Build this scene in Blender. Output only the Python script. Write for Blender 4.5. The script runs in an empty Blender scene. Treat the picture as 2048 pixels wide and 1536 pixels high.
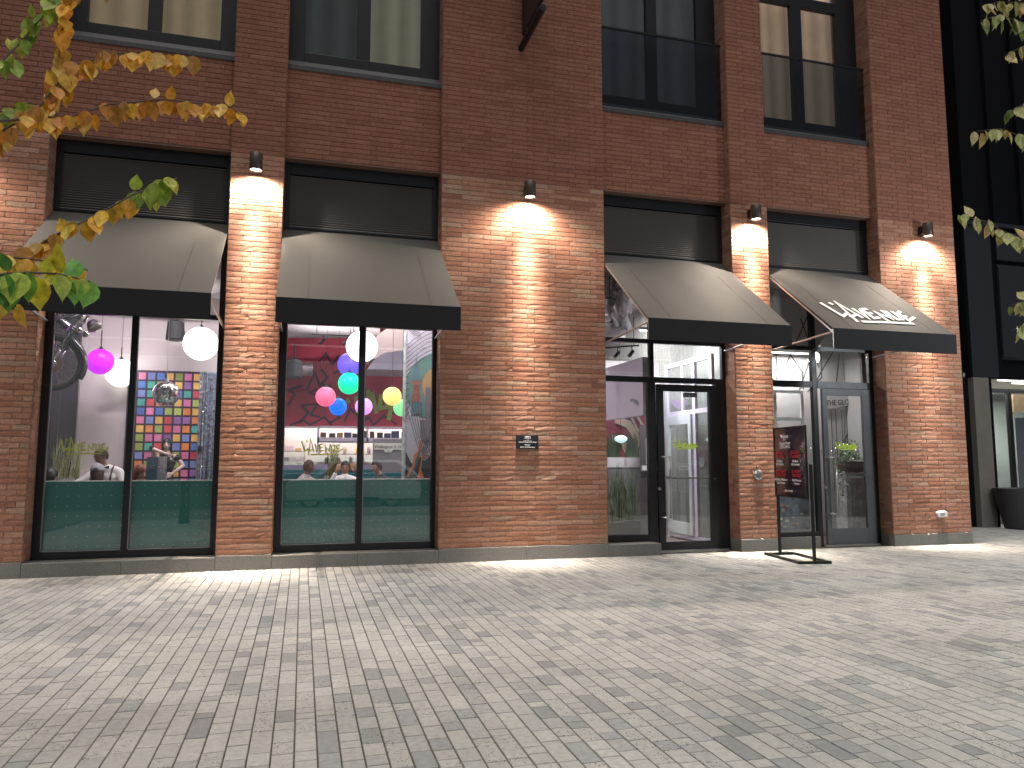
import bpy, bmesh, math, random
from mathutils import Vector, Matrix
R = math.radians
S = bpy.context.scene
COL = S.collection

# ------------------------------------------------------------------ camera
cam = bpy.data.cameras.new("camera"); camo = bpy.data.objects.new("camera", cam); COL.objects.link(camo)
camo.location = (0, 0, 1.5); camo.rotation_euler = (R(95.9), 0, R(-15.55))
cam.sensor_width = 36; cam.lens = 26.33; cam.clip_end = 400; cam.clip_start = 0.05
S.camera = camo
# ------------------------------------------------------------------ sky, soft night glow, exposure
w = bpy.data.worlds.new("World"); S.world = w; w.use_nodes = True
nt = w.node_tree; bg = nt.nodes["Background"]
sky = nt.nodes.new("ShaderNodeTexSky"); sky.sky_type = 'NISHITA'; sky.sun_disc = False
sky.sun_elevation = R(58); sky.sun_rotation = R(190)
hs = nt.nodes.new("ShaderNodeHueSaturation"); hs.inputs['Saturation'].default_value = 0.22
nt.links.new(sky.outputs[0], hs.inputs['Color']); nt.links.new(hs.outputs[0], bg.inputs[0])
bg.inputs[1].default_value = 0.027
sl = bpy.data.lights.new("city_glow", 'SUN'); sl.energy = 1.85; sl.angle = R(50); sl.color = (1.0, .955, .90)
so = bpy.data.objects.new("city_glow", sl); COL.objects.link(so)
so.rotation_euler = (R(17), 0, R(-14))
S.view_settings.view_transform = 'Standard'; S.view_settings.look = 'None'
S.view_settings.exposure = 0.12; S.view_settings.gamma = 1.0
S.cycles.use_denoising = True
S.cycles.max_bounces = 7; S.cycles.transparent_max_bounces = 12; S.cycles.glossy_bounces = 3
S.cycles.sample_clamp_indirect = 6; S.cycles.caustics_reflective = False; S.cycles.caustics_refractive = False

# ------------------------------------------------------------------ materials
def _n(m, t): return m.node_tree.nodes.new(t)
def mat(name, col=(.5, .5, .5), rough=.6, metal=0., nz=None, bump=None, emis=None, attr=False, spec=.5, coat=0):
    """nz=(scale, amount): value noise; bump=(scale, distance)"""
    m = bpy.data.materials.new(name); m.use_nodes = True
    b = m.node_tree.nodes["Principled BSDF"]; lk = m.node_tree.links.new
    b.inputs['Base Color'].default_value = (*col, 1); b.inputs['Roughness'].default_value = rough
    b.inputs['Metallic'].default_value = metal; b.inputs['Specular IOR Level'].default_value = spec
    if coat: b.inputs['Coat Weight'].default_value = coat
    src = None
    if attr:
        a = _n(m, 'ShaderNodeAttribute'); a.attribute_name = 'Col'; src = a.outputs['Color']
        lk(src, b.inputs['Base Color'])
    tc = None
    if nz or bump:
        tc = _n(m, 'ShaderNodeNewGeometry').outputs['Position']
    if nz:
        t = _n(m, 'ShaderNodeTexNoise'); t.inputs['Scale'].default_value = nz[0]; t.inputs['Detail'].default_value = 6
        lk(tc, t.inputs['Vector'])
        mr = _n(m, 'ShaderNodeMapRange'); mr.inputs[1].default_value = .3; mr.inputs[2].default_value = .7
        mr.inputs[3].default_value = 1 - nz[1]; mr.inputs[4].default_value = 1 + nz[1]
        lk(t.outputs['Fac'], mr.inputs[0])
        mx = _n(m, 'ShaderNodeMix'); mx.data_type = 'RGBA'; mx.blend_type = 'MULTIPLY'; mx.inputs[0].default_value = 1
        if src: lk(src, mx.inputs[6])
        else: mx.inputs[6].default_value = (*col, 1)
        lk(mr.outputs[0], mx.inputs[7]); lk(mx.outputs[2], b.inputs['Base Color'])
    if bump:
        t = _n(m, 'ShaderNodeTexNoise'); t.inputs['Scale'].default_value = bump[0]; t.inputs['Detail'].default_value = 5
        lk(tc, t.inputs['Vector'])
        bp = _n(m, 'ShaderNodeBump'); bp.inputs['Distance'].default_value = bump[1]; bp.inputs['Strength'].default_value = 1
        lk(t.outputs['Fac'], bp.inputs['Height']); lk(bp.outputs[0], b.inputs['Normal'])
    if emis:
        b.inputs['Emission Color'].default_value = (*emis[0], 1); b.inputs['Emission Strength'].default_value = emis[1]
    return m
def glassmat(name, tint=(1, 1, 1), ior=1.45, rough=0.0, haze=0.0):
    m = bpy.data.materials.new(name); m.use_nodes = True; nt = m.node_tree; nt.nodes.clear()
    o = nt.nodes.new('ShaderNodeOutputMaterial'); mx = nt.nodes.new('ShaderNodeMixShader'); f = nt.nodes.new('ShaderNodeFresnel')
    t = nt.nodes.new('ShaderNodeBsdfTransparent'); g = nt.nodes.new('ShaderNodeBsdfGlossy')
    t.inputs[0].default_value = (*tint, 1); g.inputs['Roughness'].default_value = rough; f.inputs[0].default_value = ior
    gb = nt.nodes.new('ShaderNodeNewGeometry'); ir = nt.nodes.new('ShaderNodeMapRange'); ir.inputs[3].default_value = ior; ir.inputs[4].default_value = 1 / ior
    nt.links.new(gb.outputs['Backfacing'], ir.inputs[0]); nt.links.new(ir.outputs[0], f.inputs[0])
    nt.links.new(f.outputs[0], mx.inputs[0]); nt.links.new(t.outputs[0], mx.inputs[1]); nt.links.new(g.outputs[0], mx.inputs[2])
    nt.links.new(mx.outputs[0], o.inputs[0]); return m
M = {}
M['brick'] = mat('brick', attr=True, rough=.9, nz=(38, .2), bump=(75, .0022), spec=.25)
M['mortar'] = mat('mortar', (.24, .145, .11), rough=.95, nz=(30, .2), spec=.2)
M['granite'] = mat('granite', (.19, .185, .175), rough=.55, nz=(160, .45), bump=(200, .001))
M['graniteW'] = mat('granite_weathered', (.15, .145, .135), rough=.75, nz=(90, .4), bump=(150, .001))
M['frame'] = mat('frame_metal', (.0125, .013, .016), rough=.38, metal=.2, nz=(8, .12))
M['frameG'] = mat('frame_metal_grey', (.105, .112, .125), rough=.42, metal=.2, nz=(6, .1))
M['sill'] = mat('sill_stone', (.045, .045, .05), rough=.6, nz=(30, .25))
M['louvre'] = mat('louvre_metal', (.17, .155, .148), rough=.4, metal=.3)
M['glass'] = glassmat('window_glass', (.95, .97, .96), ior=1.88)
M['glassD'] = glassmat('upper_window_glass', (.75, .77, .78))
M['railglass'] = glassmat('rail_glass', (.62, .65, .69))
M['fabric'] = mat('awning_fabric', (.0285, .0262, .0235), rough=.8, nz=(3, .08), bump=(900, .0006))
M['fabric'].node_tree.nodes["Principled BSDF"].inputs['Sheen Weight'].default_value = .08
M['fabricV'] = mat('awning_valance_fabric', (.0075, .008, .0105), rough=.85, nz=(4, .1), bump=(900, .0006))
M['alu'] = mat('aluminium', (.55, .53, .5), rough=.35, metal=.8)
M['white'] = mat('white_paint', (.78, .74, .76), rough=.6, nz=(2, .03))
M['black'] = mat('black_plastic', (.014, .014, .016), rough=.5)
M['blackm'] = mat('black_metal', (.02, .02, .022), rough=.35, metal=.4)
M['chrome'] = mat('chrome', (.7, .7, .72), rough=.14, metal=1)
M['steel'] = mat('brushed_steel', (.55, .54, .52), rough=.28, metal=.95, nz=(14, .08))
M['letter'] = mat('vinyl_yellow_green', (.42, .47, .08), rough=.6)
M['letterB'] = mat('vinyl_lime', (.55, .78, .06), rough=.6)
M['letterW'] = mat('white_print', (.82, .81, .8), rough=.7)
M['lens'] = mat('lamp_lens', (1, 1, 1), emis=((1, .93, .82), 14))
M['globeW'] = mat('white_globe', (.9, .9, .85), emis=((1, .97, .88), 3.4))

# ------------------------------------------------------------------ mesh helpers
OFF = {}
def tag(o, label=None, cat=None, group=None, kind=None):
    if label: o['label'] = label
    if cat: o['category'] = cat
    if group: o['group'] = group
    if kind: o['kind'] = kind
    return o
def empty(name, loc, label=None, cat=None, group=None):
    o = bpy.data.objects.new(name, None); COL.objects.link(o); o.location = loc; OFF[o.name] = Vector(loc)
    o.empty_display_size = .2
    return tag(o, label, cat, group)
class MB:
    def __init__(s): s.v = []; s.f = []; s.c = []; s.mi = []; s.sm = False
    def add(s, vs, fs, col=None, mi=0):
        n = len(s.v); s.v += [tuple(p) for p in vs]
        for f in fs: s.f.append([i + n for i in f]); s.c.append(col); s.mi.append(mi)
    def box(s, x0, x1, y0, y1, z0, z1, col=None, mi=0):
        vs = [(x, y, z) for z in (z0, z1) for y in (y0, y1) for x in (x0, x1)]
        s.add(vs, [(0, 2, 3, 1), (4, 5, 7, 6), (0, 1, 5, 4), (2, 6, 7, 3), (0, 4, 6, 2), (1, 3, 7, 5)], col, mi); return s
    def obox(s, c, ax, ay, az, col=None):
        c, ax, ay, az = map(Vector, (c, ax, ay, az))
        vs = [c + ax * i + ay * j + az * k for k in (-1, 1) for j in (-1, 1) for i in (-1, 1)]
        s.add(vs, [(0, 2, 3, 1), (4, 5, 7, 6), (0, 1, 5, 4), (2, 6, 7, 3), (0, 4, 6, 2), (1, 3, 7, 5)], col); return s
    def prism(s, pts, off, col=None):
        n = len(pts); off = Vector(off); a = [Vector(p) for p in pts]
        s.add(a + [p + off for p in a], [list(range(n)), list(range(2 * n - 1, n - 1, -1))] +
              [(i, i + n, (i + 1) % n + n, (i + 1) % n) for i in range(n)], col); return s
    def tube(s, pts, r, n=8, col=None, cap=True):
        pts = [Vector(p) for p in pts]; m = len(pts); rr = r if isinstance(r, (list, tuple)) else [r] * m
        vs = []; up = None
        for i, p in enumerate(pts):
            d = (pts[min(i + 1, m - 1)] - pts[max(i - 1, 0)]).normalized()
            if up is None: up = d.orthogonal().normalized()
            up = (up - d * up.dot(d))
            up = up.normalized() if up.length > 1e-6 else d.orthogonal().normalized()
            q = d.cross(up)
            for k in range(n):
                a = 2 * math.pi * k / n; vs.append(p + (up * math.cos(a) + q * math.sin(a)) * rr[i])
        fs = [(i * n + k, i * n + (k + 1) % n, (i + 1) * n + (k + 1) % n, (i + 1) * n + k) for i in range(m - 1) for k in range(n)]
        if cap: fs += [list(range(n - 1, -1, -1)), list(range((m - 1) * n, m * n))]
        s.add(vs, fs, col); return s
    def lathe(s, prof, c, n=24, axis='Z', col=None):
        c = Vector(c); vs = []
        for r, z in prof:
            for k in range(n):
                a = 2 * math.pi * k / n; x, y = r * math.cos(a), r * math.sin(a)
                vs.append(c + Vector((x, y, z) if axis == 'Z' else ((x, z, y) if axis == 'Y' else (z, x, y))))
        m = len(prof)
        fs = [(i * n + k, i * n + (k + 1) % n, (i + 1) * n + (k + 1) % n, (i + 1) * n + k) for i in range(m - 1) for k in range(n)]
        s.add(vs, fs, col); return s
    def ball(s, c, r, n=20, m=12, sc=(1, 1, 1), col=None):
        c = Vector(c); vs = [c + Vector((0, 0, r * sc[2]))]
        for i in range(1, m):
            t = math.pi * i / m
            for k in range(n):
                a = 2 * math.pi * k / n
                vs.append(c + Vector((r * sc[0] * math.sin(t) * math.cos(a), r * sc[1] * math.sin(t) * math.sin(a), r * sc[2] * math.cos(t))))
        vs.append(c - Vector((0, 0, r * sc[2]))); L = len(vs) - 1
        fs = [(0, 1 + k, 1 + (k + 1) % n) for k in range(n)]
        fs += [(1 + i * n + k, 1 + (i + 1) * n + k, 1 + (i + 1) * n + (k + 1) % n, 1 + i * n + (k + 1) % n) for i in range(m - 2) for k in range(n)]
        b = 1 + (m - 2) * n; fs += [(b + k, L, b + (k + 1) % n) for k in range(n)]
        s.add(vs, fs, col); return s
    def stroke(s, pts, wd, fn, th, col=None, cap=False):
        """thick brush line: 2-D points through fn(u,v)->3-D, th = offset vector; mitred ribbon"""
        p = [Vector((a, b)) for a, b in pts]; m = len(p); L = []; Rr = []
        ws = wd if isinstance(wd, (list, tuple)) else [wd] * m
        for i in range(m):
            d0 = (p[i] - p[i - 1]).normalized() if i else None; d1 = (p[i + 1] - p[i]).normalized() if i < m - 1 else None
            if d0 is None: d0 = d1
            if d1 is None: d1 = d0
            n0 = Vector((-d0.y, d0.x)); n1 = Vector((-d1.y, d1.x)); nn = n0 + n1
            nn = nn.normalized() if nn.length > .2 else n0
            k = 1 / max(.45, nn.dot(n0)); L.append(p[i] + nn * ws[i] / 2 * k); Rr.append(p[i] - nn * ws[i] / 2 * k)
        off = Vector(th); a = [Vector(fn(*q)) for q in L]; b = [Vector(fn(*q)) for q in Rr]
        for i in range(m - 1):
            s.prism([b[i], b[i + 1], a[i + 1], a[i]], off, col)
        return s
    def build(s, name, material=None, parent=None, label=None, cat=None, group=None, kind=None, loc=None, smooth=None, bevel=0):
        me = bpy.data.meshes.new(name)
        off = Vector((0, 0, 0))
        if parent is not None: off = OFF.get(parent.name, Vector((0, 0, 0)))
        elif loc is not None: off = Vector(loc)
        me.from_pydata([Vector(v) - off for v in s.v], [], s.f)
        o = bpy.data.objects.new(name, me); COL.objects.link(o)
        if parent is not None: o.parent = parent
        elif loc is not None: o.location = loc
        OFF[o.name] = off
        for mm in (material if isinstance(material, (list, tuple)) else [material]):
            if mm: me.materials.append(M[mm] if isinstance(mm, str) else mm)
        if any(s.mi): me.polygons.foreach_set('material_index', s.mi)
        if any(c is not None for c in s.c):
            ca = me.color_attributes.new('Col', 'FLOAT_COLOR', 'CORNER'); buf = []
            for f, c in zip(s.f, s.c):
                c = c or (.5, .5, .5); buf += list((*c[:3], c[3] if len(c) > 3 else 1.0)) * len(f)
            ca.data.foreach_set('color', buf)
        if (s.sm if smooth is None else smooth): me.shade_smooth()
        if bevel:
            b = o.modifiers.new('bevel', 'BEVEL'); b.width = bevel; b.segments = 2; b.limit_method = 'ANGLE'
        return tag(o, label, cat, group, kind)
def B(name, material, parent, *boxes, **k):
    m = MB()
    for b in boxes: m.box(*b)
    return m.build(name, material, parent, **k)
def text(name, body, size, mt, parent, org, ux, uz, ny, align='CENTER', depth=.002, sx=1.0, bold=0):
    """lettering: org = baseline point, ux = reading direction, uz = up, ny = outward normal"""
    cu = bpy.data.curves.new(name, 'FONT'); cu.body = body; cu.size = size; cu.align_x = align; cu.extrude = depth; cu.offset = bold
    tmp = bpy.data.objects.new(name + '_t', cu); COL.objects.link(tmp)
    dg = bpy.context.evaluated_depsgraph_get(); me = bpy.data.meshes.new_from_object(tmp.evaluated_get(dg))
    bpy.data.objects.remove(tmp); bpy.data.curves.remove(cu)
    ux, uz, ny = Vector(ux).normalized(), Vector(uz).normalized(), Vector(ny).normalized()
    off = OFF.get(parent.name, Vector((0, 0, 0))) if parent else Vector((0, 0, 0))
    for v in me.vertices:
        v.co = Vector(org) - off + ux * v.co.x * sx + uz * v.co.y + ny * v.co.z
    me.materials.clear(); me.materials.append(M[mt] if isinstance(mt, str) else mt)
    o = bpy.data.objects.new(name, me); COL.objects.link(o); o.parent = parent; OFF[o.name] = off
    return o
# hand-painted shop name, brush strokes in a 0..1 x 0..1 box
GL = [[(.0, .91), (.075, .30), (.17, .45)], [(.112, .95), (.135, .85)], [(.17, .06), (.21, 1.0), (.30, .27)], [(.15, .29), (.30, .44)],
      [(.325, .73), (.365, .26), (.40, .68)], [(.515, .75), (.43, .71), (.44, .29), (.53, .35)], [(.435, .51), (.505, .55)],
      [(.58, .18), (.57, .60), (.665, .33), (.68, .72)], [(.715, .69), (.73, .30), (.795, .32), (.80, .70)],
      [(.915, .72), (.85, .62), (.86, .27), (1.0, .47)], [(.855, .46), (.91, .49)], [(.225, .09), (.55, .125), (.87, .14)]]
def logo(name, parent, fn, sc, wd, mt, th):
    m = MB()
    for i, g in enumerate(GL):
        m.stroke([(a * sc[0], b * sc[1]) for a, b in g], wd, fn, Vector(th) * (1 + .12 * i))
    return m.build(name, mt, parent)

# ------------------------------------------------------------------ ground
rnd = random.Random(4)
mg = mat('ground_concrete', (.16, .155, .145), rough=.9, nz=(6, .25))
m = MB(); m.add([(-150, -2.6, -.012), (150, -2.6, -.012), (150, 150, -.012), (-150, 150, -.012)], [(0, 1, 2, 3)])
m.build('ground', mg, kind='structure')
m = MB(); m.add([(-150, -150, -.15), (150, -150, -.15), (150, -2.6, -.15), (-150, -2.6, -.15)], [(0, 1, 2, 3)])
m.box(-150, 150, -2.75, -2.6, -.15, -.0125)
m.build('road', mat('asphalt', (.05, .05, .052), rough=.85, nz=(40, .3), bump=(120, .004)), kind='structure')
mp = mat('paver', attr=True, rough=.82, nz=(26, .12), bump=(170, .0016), spec=.35)
ntp = mp.node_tree; bs = ntp.nodes["Principled BSDF"]; cur = bs.inputs['Base Color'].links[0].from_socket
at_ = [n for n in ntp.nodes if n.type == 'ATTRIBUTE'][0]
vo = ntp.nodes.new('ShaderNodeTexVoronoi'); vo.inputs['Scale'].default_value = 62
gp = ntp.nodes.new('ShaderNodeNewGeometry'); ntp.links.new(gp.outputs['Position'], vo.inputs['Vector'])
c1 = ntp.nodes.new('ShaderNodeMapRange'); c1.inputs[1].default_value = .22; c1.inputs[2].default_value = .34; c1.inputs[3].default_value = 1; c1.inputs[4].default_value = 0
ntp.links.new(vo.outputs['Distance'], c1.inputs[0])
no = ntp.nodes.new('ShaderNodeTexNoise'); no.inputs['Scale'].default_value = 30; ntp.links.new(gp.outputs['Position'], no.inputs['Vector'])
c2 = ntp.nodes.new('ShaderNodeMapRange'); c2.inputs[1].default_value = .47; c2.inputs[2].default_value = .53
ntp.links.new(no.outputs['Fac'], c2.inputs[0])
ml = ntp.nodes.new('ShaderNodeMath'); ml.operation = 'MULTIPLY'; ntp.links.new(c1.outputs[0], ml.inputs[0]); ntp.links.new(c2.outputs[0], ml.inputs[1])
m2 = ntp.nodes.new('ShaderNodeMath'); m2.operation = 'MULTIPLY'; ntp.links.new(ml.outputs[0], m2.inputs[0]); ntp.links.new(at_.outputs['Alpha'], m2.inputs[1])
mx = ntp.nodes.new('ShaderNodeMix'); mx.data_type = 'RGBA'; ntp.links.new(m2.outputs[0], mx.inputs[0]); ntp.links.new(cur, mx.inputs[6])
mx.inputs[7].default_value = (.07, .068, .064, 1); ntp.links.new(mx.outputs[2], bs.inputs['Base Color'])
# large soft stains of wear
ns = ntp.nodes.new('ShaderNodeTexNoise'); ns.inputs['Scale'].default_value = .9; ns.inputs['Detail'].default_value = 8; ntp.links.new(gp.outputs['Position'], ns.inputs['Vector'])
c3 = ntp.nodes.new('ShaderNodeMapRange'); c3.inputs[1].default_value = .35; c3.inputs[2].default_value = .65; c3.inputs[3].default_value = .86; c3.inputs[4].default_value = 1.08
ntp.links.new(ns.outputs['Fac'], c3.inputs[0])
mx2 = ntp.nodes.new('ShaderNodeMix'); mx2.data_type = 'RGBA'; mx2.blend_type = 'MULTIPLY'; mx2.inputs[0].default_value = 1
ntp.links.new(mx.outputs[2], mx2.inputs[6]); ntp.links.new(c3.outputs[0], mx2.inputs[7]); ntp.links.new(mx2.outputs[2], bs.inputs['Base Color'])
m = MB(); PW = .1155
i0, i1 = int(-5.2 / PW), int(21.5 / PW)
for i in range(i0, i1):
    x = i * PW; y = 1.9 + rnd.uniform(-.3, 0); yend = 11.26 if x < 11.95 else 13.9
    if x > 4: y += max(0, (x - 4) * .38)
    while y < yend:
        ln = rnd.choice((.10, .13, .17, .2, .23, .28, .33)) ; y1 = min(y + ln, yend)
        t = rnd.random()
        if t < .14: v = rnd.uniform(.26, .33); c = (v * .99, v, v * 1.0)
        elif t < .30: v = rnd.uniform(.34, .39); c = (v, v * .99, v * .96)
        else: v = rnd.uniform(.385, .44); c = (v, v * .98, v * .925)
        sp = 1.0 if rnd.random() < .24 else rnd.choice((0, 0, .25))
        c = (*c, sp); g = .0026; h = rnd.uniform(-.0012, .0012); tl = [rnd.uniform(-.0007, .0007) for _ in range(4)]
        a, b, c_, d = x + g, x + PW - g, y + g, y1 - g; e = .003
        if y1 - y > .03:
            top = [(a + e, c_ + e, h + tl[0]), (b - e, c_ + e, h + tl[1]), (b - e, d - e, h + tl[2]), (a + e, d - e, h + tl[3])]
            low = [(a, c_, -.011), (b, c_, -.011), (b, d, -.011), (a, d, -.011)]
            m.add(top + low, [(0, 1, 2, 3), (4, 5, 1, 0), (5, 6, 2, 1), (6, 7, 3, 2), (7, 4, 0, 3)], c)
        y = y1
m.build('pavement', mp, kind='structure')
mj = mat('paver_joint', (.085, .08, .065), rough=.95, nz=(20, .4))
m = MB(); m.add([(-5.4, 1.5, -.008), (22, 1.5, -.008), (22, 14.0, -.008), (-5.4, 14.0, -.008)], [(0, 1, 2, 3)])
m.build('pavement', mj, kind='structure')

# ------------------------------------------------------------------ brick building
bld = empty('brick_building', (4, 11.2, 0), 'red brick corner building with granite base, four shopfront bays and tall dark framed windows above', 'building')
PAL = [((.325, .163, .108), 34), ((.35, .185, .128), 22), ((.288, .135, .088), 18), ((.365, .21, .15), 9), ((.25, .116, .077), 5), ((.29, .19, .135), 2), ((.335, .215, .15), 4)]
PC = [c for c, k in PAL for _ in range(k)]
CH = .0769; BL = .357; JT = .0105
def bricks(name, fn, u0, u1, z0, z1, anchor, seed, rough=True):
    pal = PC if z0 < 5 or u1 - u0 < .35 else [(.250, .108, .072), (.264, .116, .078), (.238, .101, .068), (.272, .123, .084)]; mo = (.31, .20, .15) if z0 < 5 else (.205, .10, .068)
    """fn(u, out, z) -> point; real bricks standing 8 mm proud of the mortar"""
    r = random.Random(seed); m = MB()
    m.add([fn(u0, 0, z0), fn(u1, 0, z0), fn(u1, 0, z1), fn(u0, 0, z1)], [(0, 1, 2, 3)], mo)
    k0 = int(round((z0 - .21) / CH)); k1 = int(round((z1 - .21) / CH))
    for k in range(k0, k1):
        za, zb = .21 + k * CH + JT / 2, .21 + (k + 1) * CH - JT / 2
        off = anchor + (0 if k % 2 else .245); j = math.floor((u0 - off) / BL) - 1
        wob = [r.uniform(-.0016, .0016) for _ in range(4)]
        while off + j * BL < u1:
            a = max(u0, off + j * BL) + JT / 2; b = min(u1, off + (j + 1) * BL) - JT / 2; j += 1
            if b - a < .02: continue
            base = Vector(r.choice(pal)) * r.uniform(.95, 1.05) * (1.12 if z0 < 5 and rough else 1); D = .007 + r.uniform(-.0006, .0012)  # lower front bricks lightened in colour, standing in for a stronger lamp wash
            rg = r.random(); nx = 5 if b - a > .15 else 3; amp = (.0018 if rg < .14 else .0006) if rough else .0004
            vs = []; rows = []
            for jj in range(3):
                zz = za + (zb - za) * jj / 2
                for ii in range(nx):
                    uu = a + (b - a) * ii / (nx - 1); dz = 0
                    if jj != 1: dz = r.uniform(-.0016, .0016) * (1 if rough else .4)
                    vs.append(fn(uu, D + r.uniform(-amp, amp) + (.0007 if jj == 1 else 0), zz + dz))
            fs = [(jj * nx + ii, jj * nx + ii + 1, (jj + 1) * nx + ii + 1, (jj + 1) * nx + ii) for jj in range(2) for ii in range(nx - 1)]
            n = len(vs); ring = list(range(nx)) + [2 * nx - 1] + list(range(3 * nx - 1, 2 * nx - 1, -1)) + [nx]
            ringp = [(a + (b - a) * i / (nx - 1), za) for i in range(nx)] + [(b, (za + zb) / 2)] + [(a + (b - a) * i / (nx - 1), zb) for i in range(nx - 1, -1, -1)] + [(a, (za + zb) / 2)]
            for (uu, zz) in ringp: vs.append(fn(uu, -.001, zz))
            q = len(ring); fs += [(n + i, n + (i + 1) % q, ring[(i + 1) % q], ring[i]) for i in range(q)]
            m.add(vs, fs, tuple(base))
    return m.build(name, 'brick', bld)
W = 11.2; ZT = 10.9; ZJ = 5.978
EDG = [-6.15, -3.46, -1.12, -.383, 1.98, 4.69, 7.07, 7.80, 10.157, 11.89]
piers = [(EDG[0], EDG[1]), (EDG[2], EDG[3]), (EDG[4], EDG[5]), (EDG[6], EDG[7]), (EDG[8], EDG[9])]
bays = [(EDG[1], EDG[2]), (EDG[3], EDG[4]), (EDG[5], EDG[6]), (EDG[7], EDG[8])]
front = lambda y: (lambda u, o, z: (u, y - o, z))
for i, (a, b) in enumerate(piers):
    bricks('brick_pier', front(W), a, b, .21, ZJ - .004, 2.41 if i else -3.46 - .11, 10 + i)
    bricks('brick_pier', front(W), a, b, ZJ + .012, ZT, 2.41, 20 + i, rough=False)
    mc = MB(); mc.box(a + .002, b - .002, W + .002, W + .45, .203, ZT); mc.box(a + .02, b - .02, W + .02, W + .45, 0, .2029)
    mc.box(a, b, W - .004, W + .06, ZJ - .004, ZJ + .012)
    mc.build('pier_core', 'mortar', bld)
    # reveals
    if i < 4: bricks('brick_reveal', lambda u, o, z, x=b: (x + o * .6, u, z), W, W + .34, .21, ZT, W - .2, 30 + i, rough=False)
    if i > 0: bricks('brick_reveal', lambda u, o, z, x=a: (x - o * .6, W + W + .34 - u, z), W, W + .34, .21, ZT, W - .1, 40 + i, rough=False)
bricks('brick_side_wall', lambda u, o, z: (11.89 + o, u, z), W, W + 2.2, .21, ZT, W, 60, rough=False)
for i, (a, b) in enumerate(bays):
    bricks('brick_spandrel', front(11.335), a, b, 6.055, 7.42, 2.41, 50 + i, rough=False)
    B('spandrel_core', 'mortar', bld, (a, b, 11.337, 11.9, 6.03, 7.44))
# granite base, split in blocks
mB = MB()
def gran(x0, x1, y0=W - .022, y1=W + .35, z1=.205):
    n = max(1, round((x1 - x0) / 1.2)); d = (x1 - x0) / n
    for k in range(n): B('granite_block', 'granite', bld, (x0 + k * d + .002, x0 + (k + 1) * d - .002, y0, y1, -.01, z1), bevel=.004)
gran(EDG[0], EDG[1] + .0); gran(EDG[1], EDG[2], z1=.185); gran(EDG[2], EDG[3]); gran(EDG[3], EDG[4], z1=.185); gran(EDG[4], EDG[5] + .0)
gran(EDG[5], 5.61, z1=.185); gran(EDG[6] - .0, EDG[7]); gran(7.80, 8.83, y0=11.44, z1=.185); gran(EDG[8], 11.89 + .0)
mB.box(11.892, 11.91, W + .33, 13.4, -.01, .2)
mB.build('granite_block', 'granite', bld, bevel=.004)
# side/back shell of the upper rooms
B('upper_shell', 'mortar', bld, (EDG[0], 11.85, 12.6, 12.7, 5.1, ZT))

# windows ------------------------------------------------------------------
FY0, FY1 = 11.50, 11.58; GY = 11.535
def framed(parent_name, x0, x1, z0, z1, bars, glass='glass', y0=FY0, y1=FY1, gy=GY, fm='frame', gpad=None):
    """bars: list of boxes (x0,x1,z0,z1); panes: gpad list"""
    m = MB()
    for (a, b, c, d) in bars: m.box(a, b, y0, y1, c, d)
    f = m.build(parent_name, fm, bld, bevel=.004)
    for (a, b, c, d) in gpad or []:
        B('pane', glass, f, (a, b, gy, gy + .008, c, d))
    return f
def shop(x0, x1, ga, gb, gc, gd):
    bars = [(x0, ga, .19, 5.0), (gd, x1, .19, 5.0), (ga, gd, .19, .29), (gb, gc, .29, 4.87), (ga, gb, 3.545, 3.62), (gc, gd, 3.545, 3.62), (ga, gd, 4.87, 5.0)]
    f = framed('shop_window', x0, x1, 0, 0, bars, gpad=[(ga, gb, .29, 3.545), (gc, gd, .29, 3.545), (ga, gb, 3.62, 4.87), (gc, gd, 3.62, 4.87)])
    m = MB()   # thin bright inner stop around the panes
    for (a, b) in ((ga, gb), (gc, gd)):
        m.box(a, a + .012, 11.50 - .004, 11.53, .29, 3.545); m.box(a, b, 11.496, 11.53, .29, .302)
    m.build('glazing_bead', mat('glazing_bead', (.25, .25, .26), rough=.35, metal=.5), f)
    return f
w1 = shop(EDG[1], EDG[2], -3.35, -2.375, -2.29, -1.23)
w2 = shop(EDG[3], EDG[4], -.275, .785, .875, 1.91)
for f, x0 in ((w1, -3.19), (w2, -.02)):
    logo('lettering', f, lambda u, v, x0=x0: (x0 + u, 11.532, 1.575 + v), (.60, .245), .021, 'letter', (0, -.0012, 0))
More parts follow.
